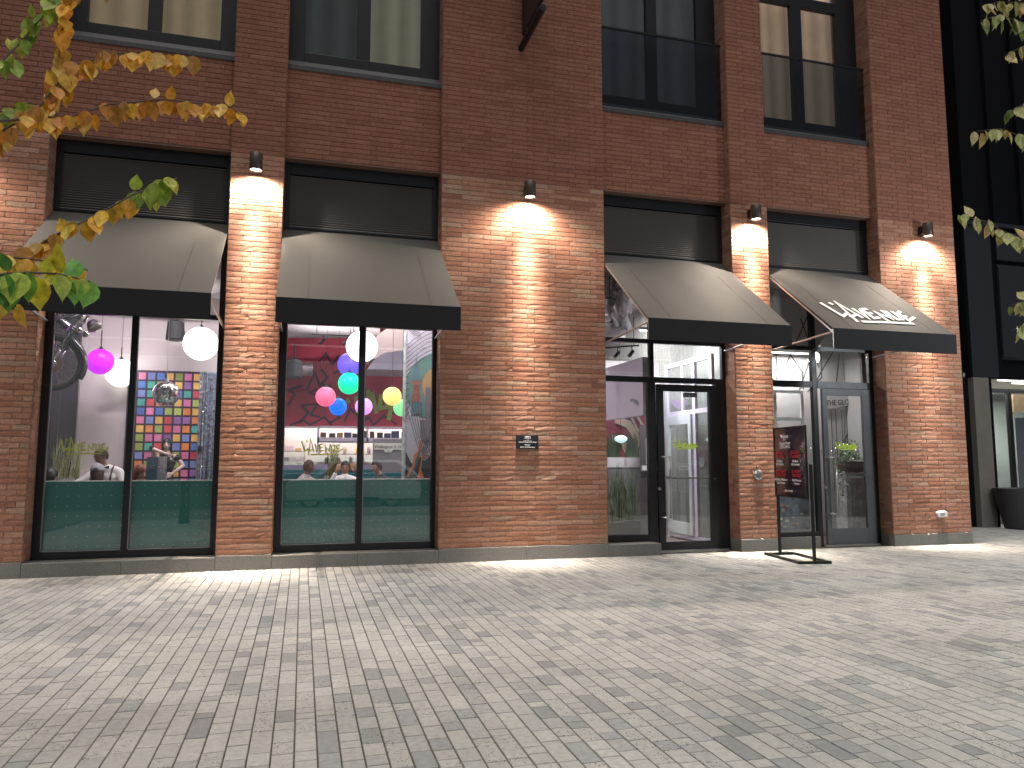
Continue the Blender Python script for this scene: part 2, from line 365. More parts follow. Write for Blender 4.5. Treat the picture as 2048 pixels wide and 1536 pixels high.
# bay 3: sidelight + door
x0, x1 = bays[2]
w3 = framed('shop_window', x0, x1, 0, 0, [(x0, 4.80, .19, 5.0), (4.80, 5.57, .19, .30), (5.57, 5.72, .0, 2.83), (4.80, x1 - .07, 2.83, 2.925), (5.62, 5.70, 2.925, 4.87), (4.80, 5.62, 3.50, 3.57), (5.70, 7.0, 3.50, 3.57), (x1 - .07, x1, 0, 5.0), (4.80, x1 - .07, 4.87, 5.0), (6.86, 7.0, 0, 2.83)],
            gpad=[(4.80, 5.57, .30, 2.83), (4.80, 5.62, 2.925, 3.50), (5.70, 7.0, 2.925, 3.50), (4.80, 5.62, 3.57, 4.87), (5.70, 7.0, 3.57, 4.87)])
def door(x0, x1, ga, gb, z0, z1, gz0, gz1, fm, lx, lz, lmat, lw):
    y0, y1 = 11.47, 11.525; m = MB()
    m.box(x0, ga, y0, y1, z0, z1); m.box(gb, x1, y0, y1, z0, z1); m.box(ga, gb, y0, y1, z0, gz0); m.box(ga, gb, y0, y1, gz1, z1)
    d = m.build('door', fm, bld, bevel=.004)
    B('pane', 'glass', d, (ga, gb, 11.495, 11.503, gz0, gz1))
    m = MB(); hx = ga + .045
    m.tube([(ga - .09, y0, 1.575), (ga - .09, 11.37, 1.575), (hx, 11.37, 1.575)], .014, 8)
    m.tube([(hx, 11.37, 1.58), (hx, 11.37, .575)], .016, 8); m.tube([(ga - .09, y0, .58), (ga - .09, 11.37, .58), (hx, 11.37, .58)], .014, 8)
    m.build('handle', 'steel', d, smooth=True)
    m = MB(); m.box(ga, gb, 11.512, 11.532, 1.205, 1.23); m.lathe([(0, -.012), (.014, -.012), (.018, 0)], (gb + .08, y0, 1.21), 12, 'Y'); m.build('push_bar', 'steel', d)
    m = MB(); m.lathe([(0, -.014), (.022, -.014), (.03, -.006), (.03, .004)], (ga - .1, y0, 1.05), 16, 'Y'); m.build('lock', 'chrome', d)
    logo('lettering', d, lambda u, v: (lx + u, 11.492, lz + v), (lw, .15), .024, lmat, (0, -.0012, 0))
    return d
dr1 = door(5.73, 6.85, 5.85, 6.70, .035, 2.80, .17, 2.685, 'frame', 6.03, 1.70, 'letterB', .47)
B('threshold', 'alu', bld, (5.62, 7.0, 11.42, 11.56, 0, .028))
B('door_closer', 'black', dr1, (6.28, 6.52, 11.54, 11.60, 2.60, 2.675))
text('notice', '→', .05, 'letterW', dr1, (6.35, 11.51, 2.6), (1, 0, 0), (0, 0, 1), (0, -1, 0))
# bay 4: grey door
x0, x1 = bays[3]
w4 = framed('shop_window', x0, x1, 0, 0, [(x0, 7.93, .19, 5.0), (7.93, 8.83, .185, .265), (8.83, 8.93, 0, 4.87), (7.93, 8.83, 2.83, 2.94), (7.93, 8.83, 3.50, 3.58), (8.93, 10.06, 3.50, 3.58), (x1 - .09, x1, 0, 5.0), (7.93, x1 - .09, 4.87, 5.0)],
            gpad=[(7.93, 8.83, .265, 2.83), (7.93, 8.83, 2.94, 3.50), (8.93, 10.06, 2.94, 3.50), (7.93, 8.83, 3.58, 4.87), (8.93, 10.06, 3.58, 4.87)])
B('transom_head', 'frameG', w4, (8.93, 10.06, 11.49, 11.57, 2.82, 2.94))
dr2 = door(9.0, 10.05, 9.10, 9.86, .035, 2.81, .31, 2.69, 'frameG', 9.265, 1.70, 'letterB', .46)
B('threshold', 'alu', bld, (8.93, 10.06, 11.42, 11.56, 0, .028))
# louvres above the awnings
for (a, b) in bays:
    f = B('louvre_frame', 'frame', bld, (a, a + .09, FY0 - .01, FY1, 5.0, 6.03), (b - .09, b, FY0 - .01, FY1, 5.0, 6.03), (a + .09, b - .09, FY0 - .01, FY1, 5.845, 6.03), (a + .09, b - .09, FY0 - .012, FY1, 5.0, 5.035), bevel=.004)
    m = MB(); n = 23; p = (5.845 - 5.035) / n
    for k in range(n):
        z = 5.035 + k * p
        m.prism([(a + .09, 11.505, z + .002), (a + .09, 11.56, z + p * .72), (a + .09, 11.56, z + p * .72 + .006), (a + .09, 11.505, z + .012)], (b - a - .18, 0, 0))
    m.box(a + .09, b - .09, 11.565, 11.575, 5.035, 5.845)
    m.build('louvre', 'louvre', f)
    B('louvre_flashing', 'sill', f, (a, b, 11.34, 11.50, 6.031, 6.053))
# upper windows
def upper(x0, x1, ga, gb, gc, gd, top, rail, cl, cr):
    z0, z1 = 7.84, top
    f = framed('upper_window', 0, 0, 0, 0, [(x0, ga, 7.66, ZT), (gd, x1, 7.66, ZT), (ga, gd, 7.66, z0), (gb, gc, z0, ZT), (ga, gb, z1, z1 + .2), (gc, gd, z1, z1 + .2)],
               gpad=[(ga, gb, z0, z1), (gc, gd, z0, z1)], glass='glassD', y0=11.53, y1=11.62, gy=11.57)
    m = MB(); m.prism([(x0, 11.31, 7.43), (x0, 11.6, 7.43), (x0, 11.6, 7.70), (x0, 11.53, 7.68), (x0, 11.31, 7.50)], (x1 - x0, 0, 0)); m.build('sill', 'sill', f)
    for k, (a, b, cm) in enumerate(((ga - .1, (gb + gc) / 2, cl), ((gb + gc) / 2, gd + .1, cr))):
        m = MB(); n = 40; r = random.Random(int(a * 100)); ph = r.random() * 6
        pts = [(a + (b - a) * i / n, 11.78 + .016 * math.sin(i * .95 + ph) * (.4 + .6 * math.sin(i * .23 + ph)) + .018 * math.sin(i * .31 + ph * 2)) for i in range(n + 1)]
        m.add([(x, y, 7.7) for x, y in pts] + [(x, y, ZT) for x, y in pts], [(i, i + 1, n + 2 + i, n + 1 + i) for i in range(n)])
        m.build('curtain', cm, f, smooth=True)
    if rail:
        g = B('rail_glass', 'railglass', f, (x0 + .02, x1 - .02, 11.36, 11.372, 7.52, 8.95))
        B('rail_cap', 'frame', f, (x0 + .005, x1 - .005, 11.352, 11.38, 8.951, 8.985))
def curt(n, c, e):
    m = mat(n, c, rough=.9, nz=(3, .15), emis=(c, e)); nt = m.node_tree; b = nt.nodes["Principled BSDF"]  # cloth itself emits in place of room lamps behind; glow varies in waves
    wv = nt.nodes.new('ShaderNodeTexWave'); wv.inputs['Scale'].default_value = .9; wv.inputs['Distortion'].default_value = 9; wv.inputs['Detail'].default_value = 2; wv.inputs['Detail Scale'].default_value = .6
    mp_ = nt.nodes.new('ShaderNodeMapping'); mp_.inputs['Scale'].default_value = (1, 1, .04); g = nt.nodes.new('ShaderNodeNewGeometry')
    nt.links.new(g.outputs['Position'], mp_.inputs[0]); nt.links.new(mp_.outputs[0], wv.inputs[0])
    mr = nt.nodes.new('ShaderNodeMapRange'); mr.inputs[3].default_value = e * .72; mr.inputs[4].default_value = e * 1.15
    nt.links.new(wv.outputs['Fac'], mr.inputs[0]); nt.links.new(mr.outputs[0], b.inputs['Emission Strength'])
    return m
cA = curt('curtain_lit_warm', (.56, .41, .24), .36); cB = curt('curtain_dim_green', (.07, .078, .072), .42); cC = curt('curtain_lit_olive', (.32, .29, .20), .42)
cD = curt('curtain_dim_blue', (.105, .108, .11), .4); cE = curt('curtain_lit_rose', (.56, .38, .25), .48)
upper(EDG[1], EDG[2], -3.18, -2.385, -2.20, -1.375, 10.14, False, cA, cA)
upper(EDG[3], EDG[4], -.145, .66, .86, 1.67, 10.14, False, cB, cC)
upper(EDG[5], EDG[6], 4.80, 5.69, 5.895, 6.69, 10.14, True, cD, cD)
upper(EDG[7], EDG[8], 7.93, 8.70, 8.935, 9.71, 10.14, True, cE, cE)

# ------------------------------------------------------------------ awnings
AWL = ['wide black fabric awning over the motorbike window, leftmost of four', 'black fabric awning over the window with coloured globes, second from left', 'black fabric awning over the left glass door, third from left', 'black fabric awning printed with the white shop name over the grey door']
for i, (a, b) in enumerate(bays):
    a += .012; b -= .012
    r = empty('awning', ((a + b) / 2, 11.45, 3.5), AWL[i], 'awning', 'black awnings over the shopfront')
    m = MB(); nu, nv = 16, 8; top, bot = [], []
    for j in range(nv + 1):
        t = j / nv
        for k in range(nu + 1):
            u = k / nu; sag = -.018 * math.sin(math.pi * t) * (.6 + .4 * math.sin(math.pi * u)) + .004 * math.sin(u * 23 + i) * math.sin(math.pi * t)
            top.append((a + (b - a) * u, 11.48 + (9.63 - 11.48) * t, 4.972 + (3.54 - 4.972) * t + sag))
    n = len(top); f1 = [(j * (nu + 1) + k, (j + 1) * (nu + 1) + k, (j + 1) * (nu + 1) + k + 1, j * (nu + 1) + k + 1) for j in range(nv) for k in range(nu)]
    m.add(top + [(x, y + .004, z - .006) for x, y, z in top], f1 + [tuple(q + n for q in reversed(f)) for f in f1]); cn = m.build('canopy', 'fabric', r, smooth=True)
    m = MB(); sy = lambda t: (11.48 + (9.63 - 11.48) * t, 4.972 + (3.54 - 4.972) * t)
    for sx in (a + .38, b - .38):
        m = MB(); y0_, z0_ = sy(.2); y1_, z1_ = sy(.995); m.prism([(sx, y0_ - .001, z0_ - .011), (sx + .003, y0_ - .001, z0_ - .011), (sx + .003, y1_ - .001, z1_ + .003), (sx, y1_ - .001, z1_ + .003)], (0, -.001, .0015))
        m.build('seam', M.setdefault('seam', mat('seam_thread', (.043, .041, .038), rough=.8)), cn)
    m = MB(); m.prism([(a - .004, 9.626, 3.222), (b + .004, 9.626, 3.222), (b + .004, 9.62, 3.542), (a - .004, 9.62, 3.542)], (0, .006, 0)); m.build('valance', 'fabricV', r)
    m = MB(); m.box(a, b, 9.634, 9.662, 3.50, 3.528); m.box(a, b, 9.634, 9.65, 3.226, 3.242)
    for sx in (a + .006, b - .03):
        m.prism([(sx, 9.634, 3.242), (sx, 9.66, 3.242), (sx, 9.66, 3.5), (sx, 9.634, 3.5)], (.024, 0, 0))
        m.prism([(sx, 9.65, 3.505), (sx, 11.46, 4.93), (sx, 11.46, 4.90), (sx, 9.675, 3.49)], (.024, 0, 0))
        m.tube([(sx + .012, 9.66, 3.49), (sx + .012, 11.47, 3.42)], .016, 8)
    m.build('awning_frame', 'alu', r)
    if i == 3:
        k = 1.2646; dv = Vector((0, 1, .774)).normalized(); nrm = Vector((0, -.774, 1)).normalized()
        def fn(u, v, dv=dv, nrm=nrm): return Vector((8.17 + u, 9.80, 3.672)) + dv * v + nrm * .004
        logo('lettering', cn, fn, (1.62, .78), .064, 'letterW', nrm * .0012)

# ------------------------------------------------------------------ wall lamps
ies = bpy.data.texts.new('narrow_downlight')
TH = [0, 2, 4, 6, 8, 10, 12, 15, 18, 22, 26, 30, 36, 42, 50, 58, 65, 72, 78, 84, 87, 90]
CD = [4900, 4700, 3900, 2700, 1700, 1100, 740, 420, 240, 150, 130, 145, 190, 225, 215, 155, 92, 42, 15, 3, .5, 0]
ies.write("IESNA:LM-63-1995\n[TEST] x\n[MANUFAC] x\nTILT=NONE\n1 1000 1 %d 1 1 2 0.1 0.1 0\n1 1 10\n" % len(TH) + " ".join(map(str, TH)) + "\n0\n" + " ".join(map(str, CD)) + "\n")
LAMPK = 22.0
LPX = [(-4.80, 'assumed cylinder downlight on the leftmost brick pier'), (-.762, 'cylinder downlight on the narrow pier between the two big windows'), (3.36, 'cylinder downlight on the wide brick wall above the plaque'), (7.45, 'cylinder downlight on the narrow pier between the two doors'), (11.10, 'cylinder downlight on the right corner pier')]  # leftmost one is out of view, assumed from its light on the brick
LD = None
for x, lb in LPX:
    y = W - .195
    r = empty('wall_lamp', (x, W, 5.82), lb, 'wall lamp', 'lit downlights along the facade')
    m = MB(); m.lathe([(0, 5.915), (.086, 5.915), (.091, 5.91), (.091, 5.665), (.085, 5.66), (.081, 5.665), (.080, 5.69), (.080, 5.88)], (x, y, 0), 28); m.build('housing', mat('lamp_bronze', (.07, .055, .045), rough=.45, metal=.3) if 'lamp_bronze' not in bpy.data.materials else bpy.data.materials['lamp_bronze'], r, smooth=True)
    m = MB(); m.box(x - .05, x + .05, y + .07, W + .004, 5.74, 5.88); m.build('bracket', 'blackm', r)
    m = MB(); m.lathe([(0, 5.682), (.0795, 5.686)], (x, y, 0), 24); m.build('lens', 'lens', r)
    if LD is None:
        LD = bpy.data.lights.new('lamp_light', 'POINT'); LD.energy = 1; LD.color = (1, .85, .69); LD.shadow_soft_size = .03; LD.use_nodes = True
        n_ = LD.node_tree; em = n_.nodes['Emission']; ie = n_.nodes.new('ShaderNodeTexIES'); ie.mode = 'INTERNAL'; ie.ies = ies; ie.inputs['Strength'].default_value = LAMPK
        n_.links.new(ie.outputs[0], em.inputs['Strength'])
    lo = bpy.data.objects.new('lamp_light', LD); COL.objects.link(lo); lo.parent = r; lo.location = Vector((x, y, 5.655)) - Vector((x, W, 5.82))

# ------------------------------------------------------------------ small things on the wall
r = empty('plaque', (3.36, W, 1.8), 'small black plaque reading 2022 on the wide brick wall', 'plaque')
B('board', mat('plaque_black', (.012, .014, .02), rough=.3), r, (3.18, 3.54, W - .028, W - .004, 1.695, 1.91), bevel=.002)
U, Z_, N_ = (1, 0, 0), (0, 0, 1), (0, -1, 0)
text('lettering', '2022', .052, 'letterW', r, (3.36, W - .029, 1.855), U, Z_, N_, bold=.0006)
m = MB(); m.box(3.335, 3.385, W - .0305, W - .0285, 1.838, 1.8405); m.build('rule', 'letterW', r)
for s_, sz, z in (('Architectural design', .016, 1.812), ('Restaurant Residential Architects', .0215, 1.791), ('Building owner', .016, 1.756), ('BL 1000', .02, 1.735), ('Builders Contracting Limited', .0205, 1.714)):
    text('lettering', s_, sz, 'letterW', r, (3.36, W - .029, z), U, Z_, N_, bold=.0005)
M['sign_ink0'] = mat('stamp_dark', (.08, .08, .08), rough=.5)
r = empty('wall_medallion', (7.435, W, 1.271), 'round grey metal disc on the narrow pier beside the glass door', 'standpipe cap')
m = MB(); m.lathe([(.0, -.03), (.05, -.03), (.056, -.022), (.066, -.024), (.085, -.02), (.09, -.004), (.09, 0)], (7.435, W - .004, 1.271), 32, 'Y'); m.build('disc', 'steel', r, smooth=False)
m = MB()
m.lathe([(.066, -.03), (.070, -.034), (.074, -.03)], (7.435, W - .001, 1.271), 32, 'Y')
m.build('stud', 'steel', r)
text('lettering', 'AUTO', .032, 'sign_ink0', r, (7.435, W - .035, 1.285), (1, 0, 0), (0, 0, 1), (0, -1, 0)); text('lettering', 'SPKR', .032, 'sign_ink0', r, (7.435, W - .035, 1.245), (1, 0, 0), (0, 0, 1), (0, -1, 0))
r = empty('hose_outlet', (11.2, W, .55), 'white oval outlet cover low on the right corner pier', 'outlet cover')
m = MB(); m.prism([(11.2 + .115 * math.copysign(abs(math.cos(t)) ** .55, math.cos(t)), W - .012, .55 + .062 * math.copysign(abs(math.sin(t)) ** .6, math.sin(t))) for t in [k * math.pi / 12 for k in range(24)]], (0, -.045, 0)); m.build('cover', 'white', r, bevel=.012)
B('opening', mat('outlet_grey', (.35, .33, .32), rough=.5), r, (11.15, 11.25, W - .066, W - .0575, .527, .573), bevel=.004)
r = empty('blade_sign', (3.28, W, 8.6), 'dark blade sign with a tube lamp jutting from the wide brick wall', 'sign')
B('plate', 'blackm', r, (3.285, 3.325, 10.12, W, 8.47, 9.8), bevel=.004)
B('edge_strip', mat('edge_strip', (.12, .10, .09), rough=.4, metal=.3), r, (3.326, 3.334, 10.10, W, 8.455, 8.475))
m = MB(); m.tube([(3.27, W, 8.24), (3.27, 10.03, 8.24)], .055, 16); m.build('tube_lamp', 'blackm', r, smooth=False)
B('bracket', 'blackm', r, (3.262, 3.30, 10.9, 10.93, 8.28, 8.50)); B('bracket', 'blackm', r, (3.262, 3.30, 10.3, 10.33, 8.28, 8.50))

# ------------------------------------------------------------------ interior shell
M['wallW'] = mat('interior_white_wall', (.66, .58, .60), rough=.75, nz=(1.5, .04), bump=(40, .001))
M['ceil'] = mat('interior_ceiling', (.52, .48, .50), rough=.85, nz=(3, .1))
M['darkp'] = mat('dark_panel', (.06, .055, .07), rough=.5)
M['floorI'] = mat('interior_floor', (.16, .13, .11), rough=.5, nz=(5, .2))
M['teal'] = mat('teal_upholstery', (.02, .145, .125), rough=.45)
nt = M['teal'].node_tree; b_ = nt.nodes["Principled BSDF"]; g_ = nt.nodes.new('ShaderNodeNewGeometry')
sp_ = nt.nodes.new('ShaderNodeVectorMath'); sp_.operation = 'MODULO'; sp_.inputs[1].default_value = (.137, 50, .137)
ad_ = nt.nodes.new('ShaderNodeVectorMath'); ad_.operation = 'ADD'; ad_.inputs[1].default_value = (13.7, 0, 0)
nt.links.new(g_.outputs['Position'], ad_.inputs[0]); nt.links.new(ad_.outputs[0], sp_.inputs[0])
ds_ = nt.nodes.new('ShaderNodeVectorMath'); ds_.operation = 'DISTANCE'; cb_ = nt.nodes.new('ShaderNodeVectorMath'); cb_.operation = 'MULTIPLY'; cb_.inputs[1].default_value = (1, 0, 1)
nt.links.new(sp_.outputs[0], cb_.inputs[0]); nt.links.new(cb_.outputs[0], ds_.inputs[0]); ds_.inputs[1].default_value = (.068, 0, .068)
lt_ = nt.nodes.new('ShaderNodeMath'); lt_.operation = 'LESS_THAN'; lt_.inputs[1].default_value = .0055; nt.links.new(ds_.outputs['Value'], lt_.inputs[0])
mx_ = nt.nodes.new('ShaderNodeMix'); mx_.data_type = 'RGBA'; mx_.inputs[6].default_value = (.022, .215, .21, 1); mx_.inputs[7].default_value = (.6, .7, .65, 1)
nt.links.new(lt_.outputs[0], mx_.inputs[0]); nt.links.new(mx_.outputs[2], b_.inputs['Base Color'])
B('floor', 'floorI', None, (-6.1, 11.88, 11.6, 18.6, -.02, .03), kind='structure')
IZ = 4.98
sh = MB()
sh.box(-6.1, 11.88, 18.5, 18.6, .03, IZ)          # back
sh.box(-6.1, -6.0, 11.9, 18.5, .03, IZ); sh.box(11.75, 11.85, 11.9, 18.5, .03, IZ)
sh.build('interior_wall', 'wallW', bld)
B('ceiling_slab', 'ceil', bld, (-6.1, 11.88, 11.64, 18.6, IZ, IZ + .1))
B('interior_wall', 'wallW', bld, (-6.0, -.92, 14.02, 14.15, .03, IZ), (-1.05, -.92, 14.15, 18.5, .03, IZ))
B('dark_window_panel', 'darkp', bld, (-4.15, -3.655, 13.96, 14.018, .03, IZ))
B('trim', 'steel', bld, (-3.92, -3.905, 13.955, 13.96, .03, IZ), (-3.655, -3.64, 13.95, 14.018, .03, IZ))
# assumed fixtures, added to give the room light
ROOMK = 3.6
def area(name, loc, sx, sy, e, col, rot=(0, 0, 0), par=None):
    l = bpy.data.lights.new(name, 'AREA'); l.shape = 'RECTANGLE'; l.size = sx; l.size_y = sy; l.energy = e; l.color = col
    l.energy = e * ROOMK
    o = bpy.data.objects.new(name, l); COL.objects.link(o); o.location = loc; o.rotation_euler = rot
    if par is not None: o.parent = par; o.location = Vector(loc) - OFF[par.name]
    return o
M['tube_on'] = mat('fluorescent_tube', (1, 1, 1), emis=((1, .96, .93), 5))
def strip(x0, x1, y, z, e, col, lb, grp='assumed strip lights inside the restaurant'):
    r = empty('assumed_strip_light', ((x0 + x1) / 2, y, z + .06), lb, 'ceiling light', grp)
    B('housing', 'white', r, (x0, x1, y - .06, y + .06, z + .012, z + .06))
    m = MB(); m.tube([(x0 + .03, y, z), (x1 - .03, y, z)], .014, 8); m.build('tube', 'tube_on', r)
    area('assumed_tube_light', ((x0 + x1) / 2, y, z - .02), x1 - x0, .12, e, col, par=r)
strip(-3.3, -1.5, 11.86, 4.86, 40, (1, .90, .93), 'assumed strip light high behind the motorbike window')
strip(.2, 1.9, 11.86, 4.86, 34, (1, .93, .95), 'assumed strip light high behind the globe window')
strip(-.2, 2.2, 15.2, 4.86, 24, (1, .9, .93), 'assumed strip light over the dining room booths')
strip(-.6, 2.6, 17.9, 3.3, 60, (1, .98, .93), 'assumed strip light over the kitchen pass')
strip(5.0, 6.6, 14.6, 4.86, 60, (1, .93, .96), 'assumed strip light behind the left glass door')
strip(5.9, 6.9, 12.5, 3.9, 26, (.95, .97, 1), 'assumed strip light in the glazed entrance lobby')
strip(8.2, 9.8, 12.6, 3.62, 15, (1, .97, .95), 'assumed strip light in the lobby of the grey door')

# ---- bay 1 -------------------------------------------------------
def sbox(m, x0, x1, y0, y1, z0, z1, col=None): m.box(x0, x1, y0, y1, z0, z1, col)
def banquette(x0, x1, lb):
    r = empty('banquette', ((x0 + x1) / 2, 11.75, .03), lb, 'banquette', 'teal banquettes behind the windows')
    B('backrest', 'teal', r, (x0, x1, 11.60, 11.66, .1, 1.222))
    B('top_trim', 'letterW', r, (x0, x1, 11.595, 11.67, 1.223, 1.236))
    B('seat', 'teal', r, (x0, x1, 11.68, 12.15, .1, .52), bevel=.02)
banquette(-3.44, -1.14, 'low teal studded banquette back behind the motorbike window')
banquette(-.37, 1.97, 'low teal studded banquette back behind the globe window')
# disco tile panel
TC = {'p': (.72, .22, .42), 'y': (.78, .48, .14), 'b': (.12, .22, .58), 'r': (.60, .09, .12), 't': (.10, .42, .36), 'v': (.32, .16, .42), 'g': (.38, .46, .13), 'o': (.76, .28, .10), 'l': (.22, .28, .58)}
rowsT = ['ypyb rtp', 'vbtgr vy', 'rltvybt', 'gtrobyg', 'ybpyrtb', 'lpgorvy', 'tyotrpl', 'ygtpvyv', 'bgvrgto', 'rlpyrvp', 'logyggbt', 'vpbtgyp', 'tgybrtg', 'yvlgyvb', 'grtpvrt', 'tpyvbgr', 'vgrtpyl', 'pytgvbr']
r = empty('disco_wall_panel', (-2.3, 14.0, .05), 'tall wall panel of glowing multicoloured squares in a dark grid behind the mannequin', 'wall panel')
m = MB(); m.box(-2.90, -1.765, 13.955, 14.018, .06, 3.055)
m.build('grid_frame', mat('grid_dark', (.05, .03, .06), rough=.5), r)
m = MB(); rt = random.Random(8)
for j in range(20):
    for i in range(8):
        ch = rowsT[j % 18].replace(' ', 'y')[i % 7]
        if rt.random() < .3: ch = rt.choice('pybrtvgol')
        xx = -2.90 + .01 + i * .1455 - (.02 if i == 0 else 0) * 0; zz = 3.03 - (j + 1) * .1505 + .015
        c = Vector(TC[ch]) * rt.uniform(.85, 1.12)
        m.prism([(xx + .012, 13.9545, zz), (xx + .124, 13.9545, zz), (xx + .124, 13.9545, zz + .118), (xx + .012, 13.9545, zz + .118)], (0, -.008, 0), tuple(c))
m.build('tile', mat('tile_glow', attr=True, rough=.25, nz=(9, .15)), r, kind='stuff')
# foil curtain
m = MB(); n = 60; rr_ = random.Random(3); pts = [(-1.755 + .85 * i / n, 13.93 + rr_.uniform(-.03, .03)) for i in range(n + 1)]
m.add([(x, y, .06) for x, y in pts] + [(x + rr_.uniform(-.01, .01), y + rr_.uniform(-.02, .02), 1.6) for x, y in pts] + [(x, y, 3.05) for x, y in pts], [(i + k * (n + 1), i + 1 + k * (n + 1), n + 2 + i + k * (n + 1), n + 1 + i + k * (n + 1)) for i in range(n) for k in (0, 1)])
m.build('foil_curtain', mat('silver_foil', (.62, .66, .78), rough=.22, metal=.85, nz=(18, .4), bump=(22, .02)), None, 'crinkled silver foil curtain hanging right of the coloured squares', 'curtain', loc=(-1.35, 13.93, .06))
# intercom box
r = empty('wall_phone', (-1.70, 13.86, 1.75), 'small black box on a cord in front of the foil curtain', 'phone')
B('box', 'black', r, (-1.735, -1.67, 13.84, 13.88, 1.66, 1.76), bevel=.004); m = MB(); m.tube([(-1.70, 13.86, 1.76), (-1.695, 13.86, 2.1), (-1.69, 13.87, 2.6), (-1.69, 13.9, 3.05)], .008, 6); m.build('cord', 'black', r)

def globe(x, y, z, rad, col, e, lb, rod=.0, zt=IZ, grp='glass globe pendant lamps', cm=None):
    r = empty('pendant_lamp', (x, y, zt), lb, 'pendant lamp', grp)
    m = MB(); m.ball((x, y, z), rad, 28, 16)
    gm = cm or mat('globe_' + lb.split()[0], col, rough=.35, emis=(col, e), spec=.25); m.build('globe', gm, r, smooth=True)
    m = MB(); m.lathe([(0, z + rad + .035), (.02, z + rad + .035), (.025, z + rad + .012), (.06, z + rad - .002), (.065, z + rad - .02)], (x, y, 0), 20); m.build('cap', 'black', r, smooth=True)
    m = MB()
    if rod: m.tube([(x, y, z + rad), (x, y, z + rad + rod)], .010, 6)
    m.tube([(x, y, z + rad + rod), (x + .004, y, (z + zt) / 2), (x, y, zt)], .0035, 5); m.build('cord', 'black', r)
globe(-3.157, 13.2, 3.085, .205, (.70, .02, 1.0), 1.05, 'magenta globe pendant lamp beside the motorbike wheel', .3)
globe(-2.975, 13.76, 2.973, .232, 0, 0, 'white globe pendant lamp half behind the magenta globe', .2, cm=M['globeW'])
globe(-1.60, 12.6, 3.35, .262, 0, 0, 'large white globe pendant lamp at the right edge of the motorbike window', .1, cm=M['globeW'])
globe(.905, 12.6, 3.41, .262, 0, 0, 'large white globe pendant lamp in the middle of the second window', .1, cm=M['globeW'])
globe(.775, 13.8, 3.25, .215, (.13, .08, .82), 1.0, 'violet-blue globe pendant lamp below the large white globe')
globe(.765, 13.6, 2.885, .195, (.0, .95, .42), .95, 'emerald green globe pendant lamp under the violet-blue globe')
globe(.37, 13.8, 2.655, .178, (1.0, .14, .28), 1.0, 'coral pink globe pendant lamp, leftmost in the second window')
globe(.60, 14.1, 2.50, .162, (.0, .18, 1.0), 1.0, 'royal blue globe pendant lamp tucked behind the pink globe')
globe(1.075, 14.2, 2.52, .162, (.78, .30, .95), 1.2, 'lilac globe pendant lamp half behind the window mullion')
globe(1.555, 13.8, 2.69, .172, (1.0, .80, .22), 1.0, 'yellow globe pendant lamp right of the mullion')
globe(1.79, 14.2, 2.51, .165, (.28, .92, .38), .95, 'pale green globe pendant lamp lower right of the yellow globe')
# disco ball
r = empty('disco_ball', (-2.07, 12.6, IZ), 'mirror disco ball hanging in front of the coloured squares', 'disco ball')
m = MB(); m.ball((-2.07, 12.6, 2.545), .198, 36, 22); mb_ = mat('mirror_tiles', (.75, .74, .78), rough=.12, metal=1, nz=(32, .55)); m.build('ball', mb_, r, smooth=False)
m = MB(); m.lathe([(0, 2.79), (.03, 2.79), (.035, 2.74), (.05, 2.735)], (-2.07, 12.6, 0), 14); m.build('cap', 'steel', r); m = MB(); m.tube([(-2.07, 12.6, 2.78), (-2.07, 12.6, IZ)], .004, 5); m.build('cord', 'steel', r)
def speaker(x, y, z, s, lb, rz=0):
    r = empty('speaker', (x, y, z + .55), lb, 'loudspeaker', 'pendant loudspeakers')
    m = MB(); c = [Vector((math.cos(a) * (1 if abs(math.cos(a)) > .6 else .8), math.sin(a), 0)) for a in [k * math.pi / 8 for k in range(16)]]
    lo = [(x + v.x * s * .42, y + v.y * s * .38, z - s * .5) for v in c]; mi_ = [(x + v.x * s * .46, y + v.y * s * .42, z - s * .44) for v in c]; hi = [(x + v.x * s * .40, y + v.y * s * .36, z + s * .45) for v in c]; tp = [(x + v.x * s * .3, y + v.y * s * .3, z + s * .5) for v in c]
    n = 16; fs = [tuple(range(n - 1, -1, -1))] + [(q * n + k, q * n + (k + 1) % n, (q + 1) * n + (k + 1) % n, (q + 1) * n + k) for q in range(3) for k in range(n)] + [tuple(range(3 * n, 4 * n))]
    m.add(lo + mi_ + hi + tp, fs); m.build('cabinet', mat('speaker_grey', (.03, .03, .036), rough=.6), r)
    m = MB(); m.tube([(x, y, z + s * .5), (x, y, z + .55)], .012, 6); m.box(x - .12, x + .12, y - .015, y + .015, z + s * .5 + .02, z + s * .5 + .05); m.build('bracket', 'black', r)
speaker(-2.10, 13.4, 3.67, .33, 'dark loudspeaker hanging left of the large white globe')
speaker(-.21, 15.6, 3.35, .36, 'dark loudspeaker hanging in front of the red mural')
speaker(-.5, 15.4, 4.05, .34, 'dark loudspeaker above the silver duct, upper left of the globe window')

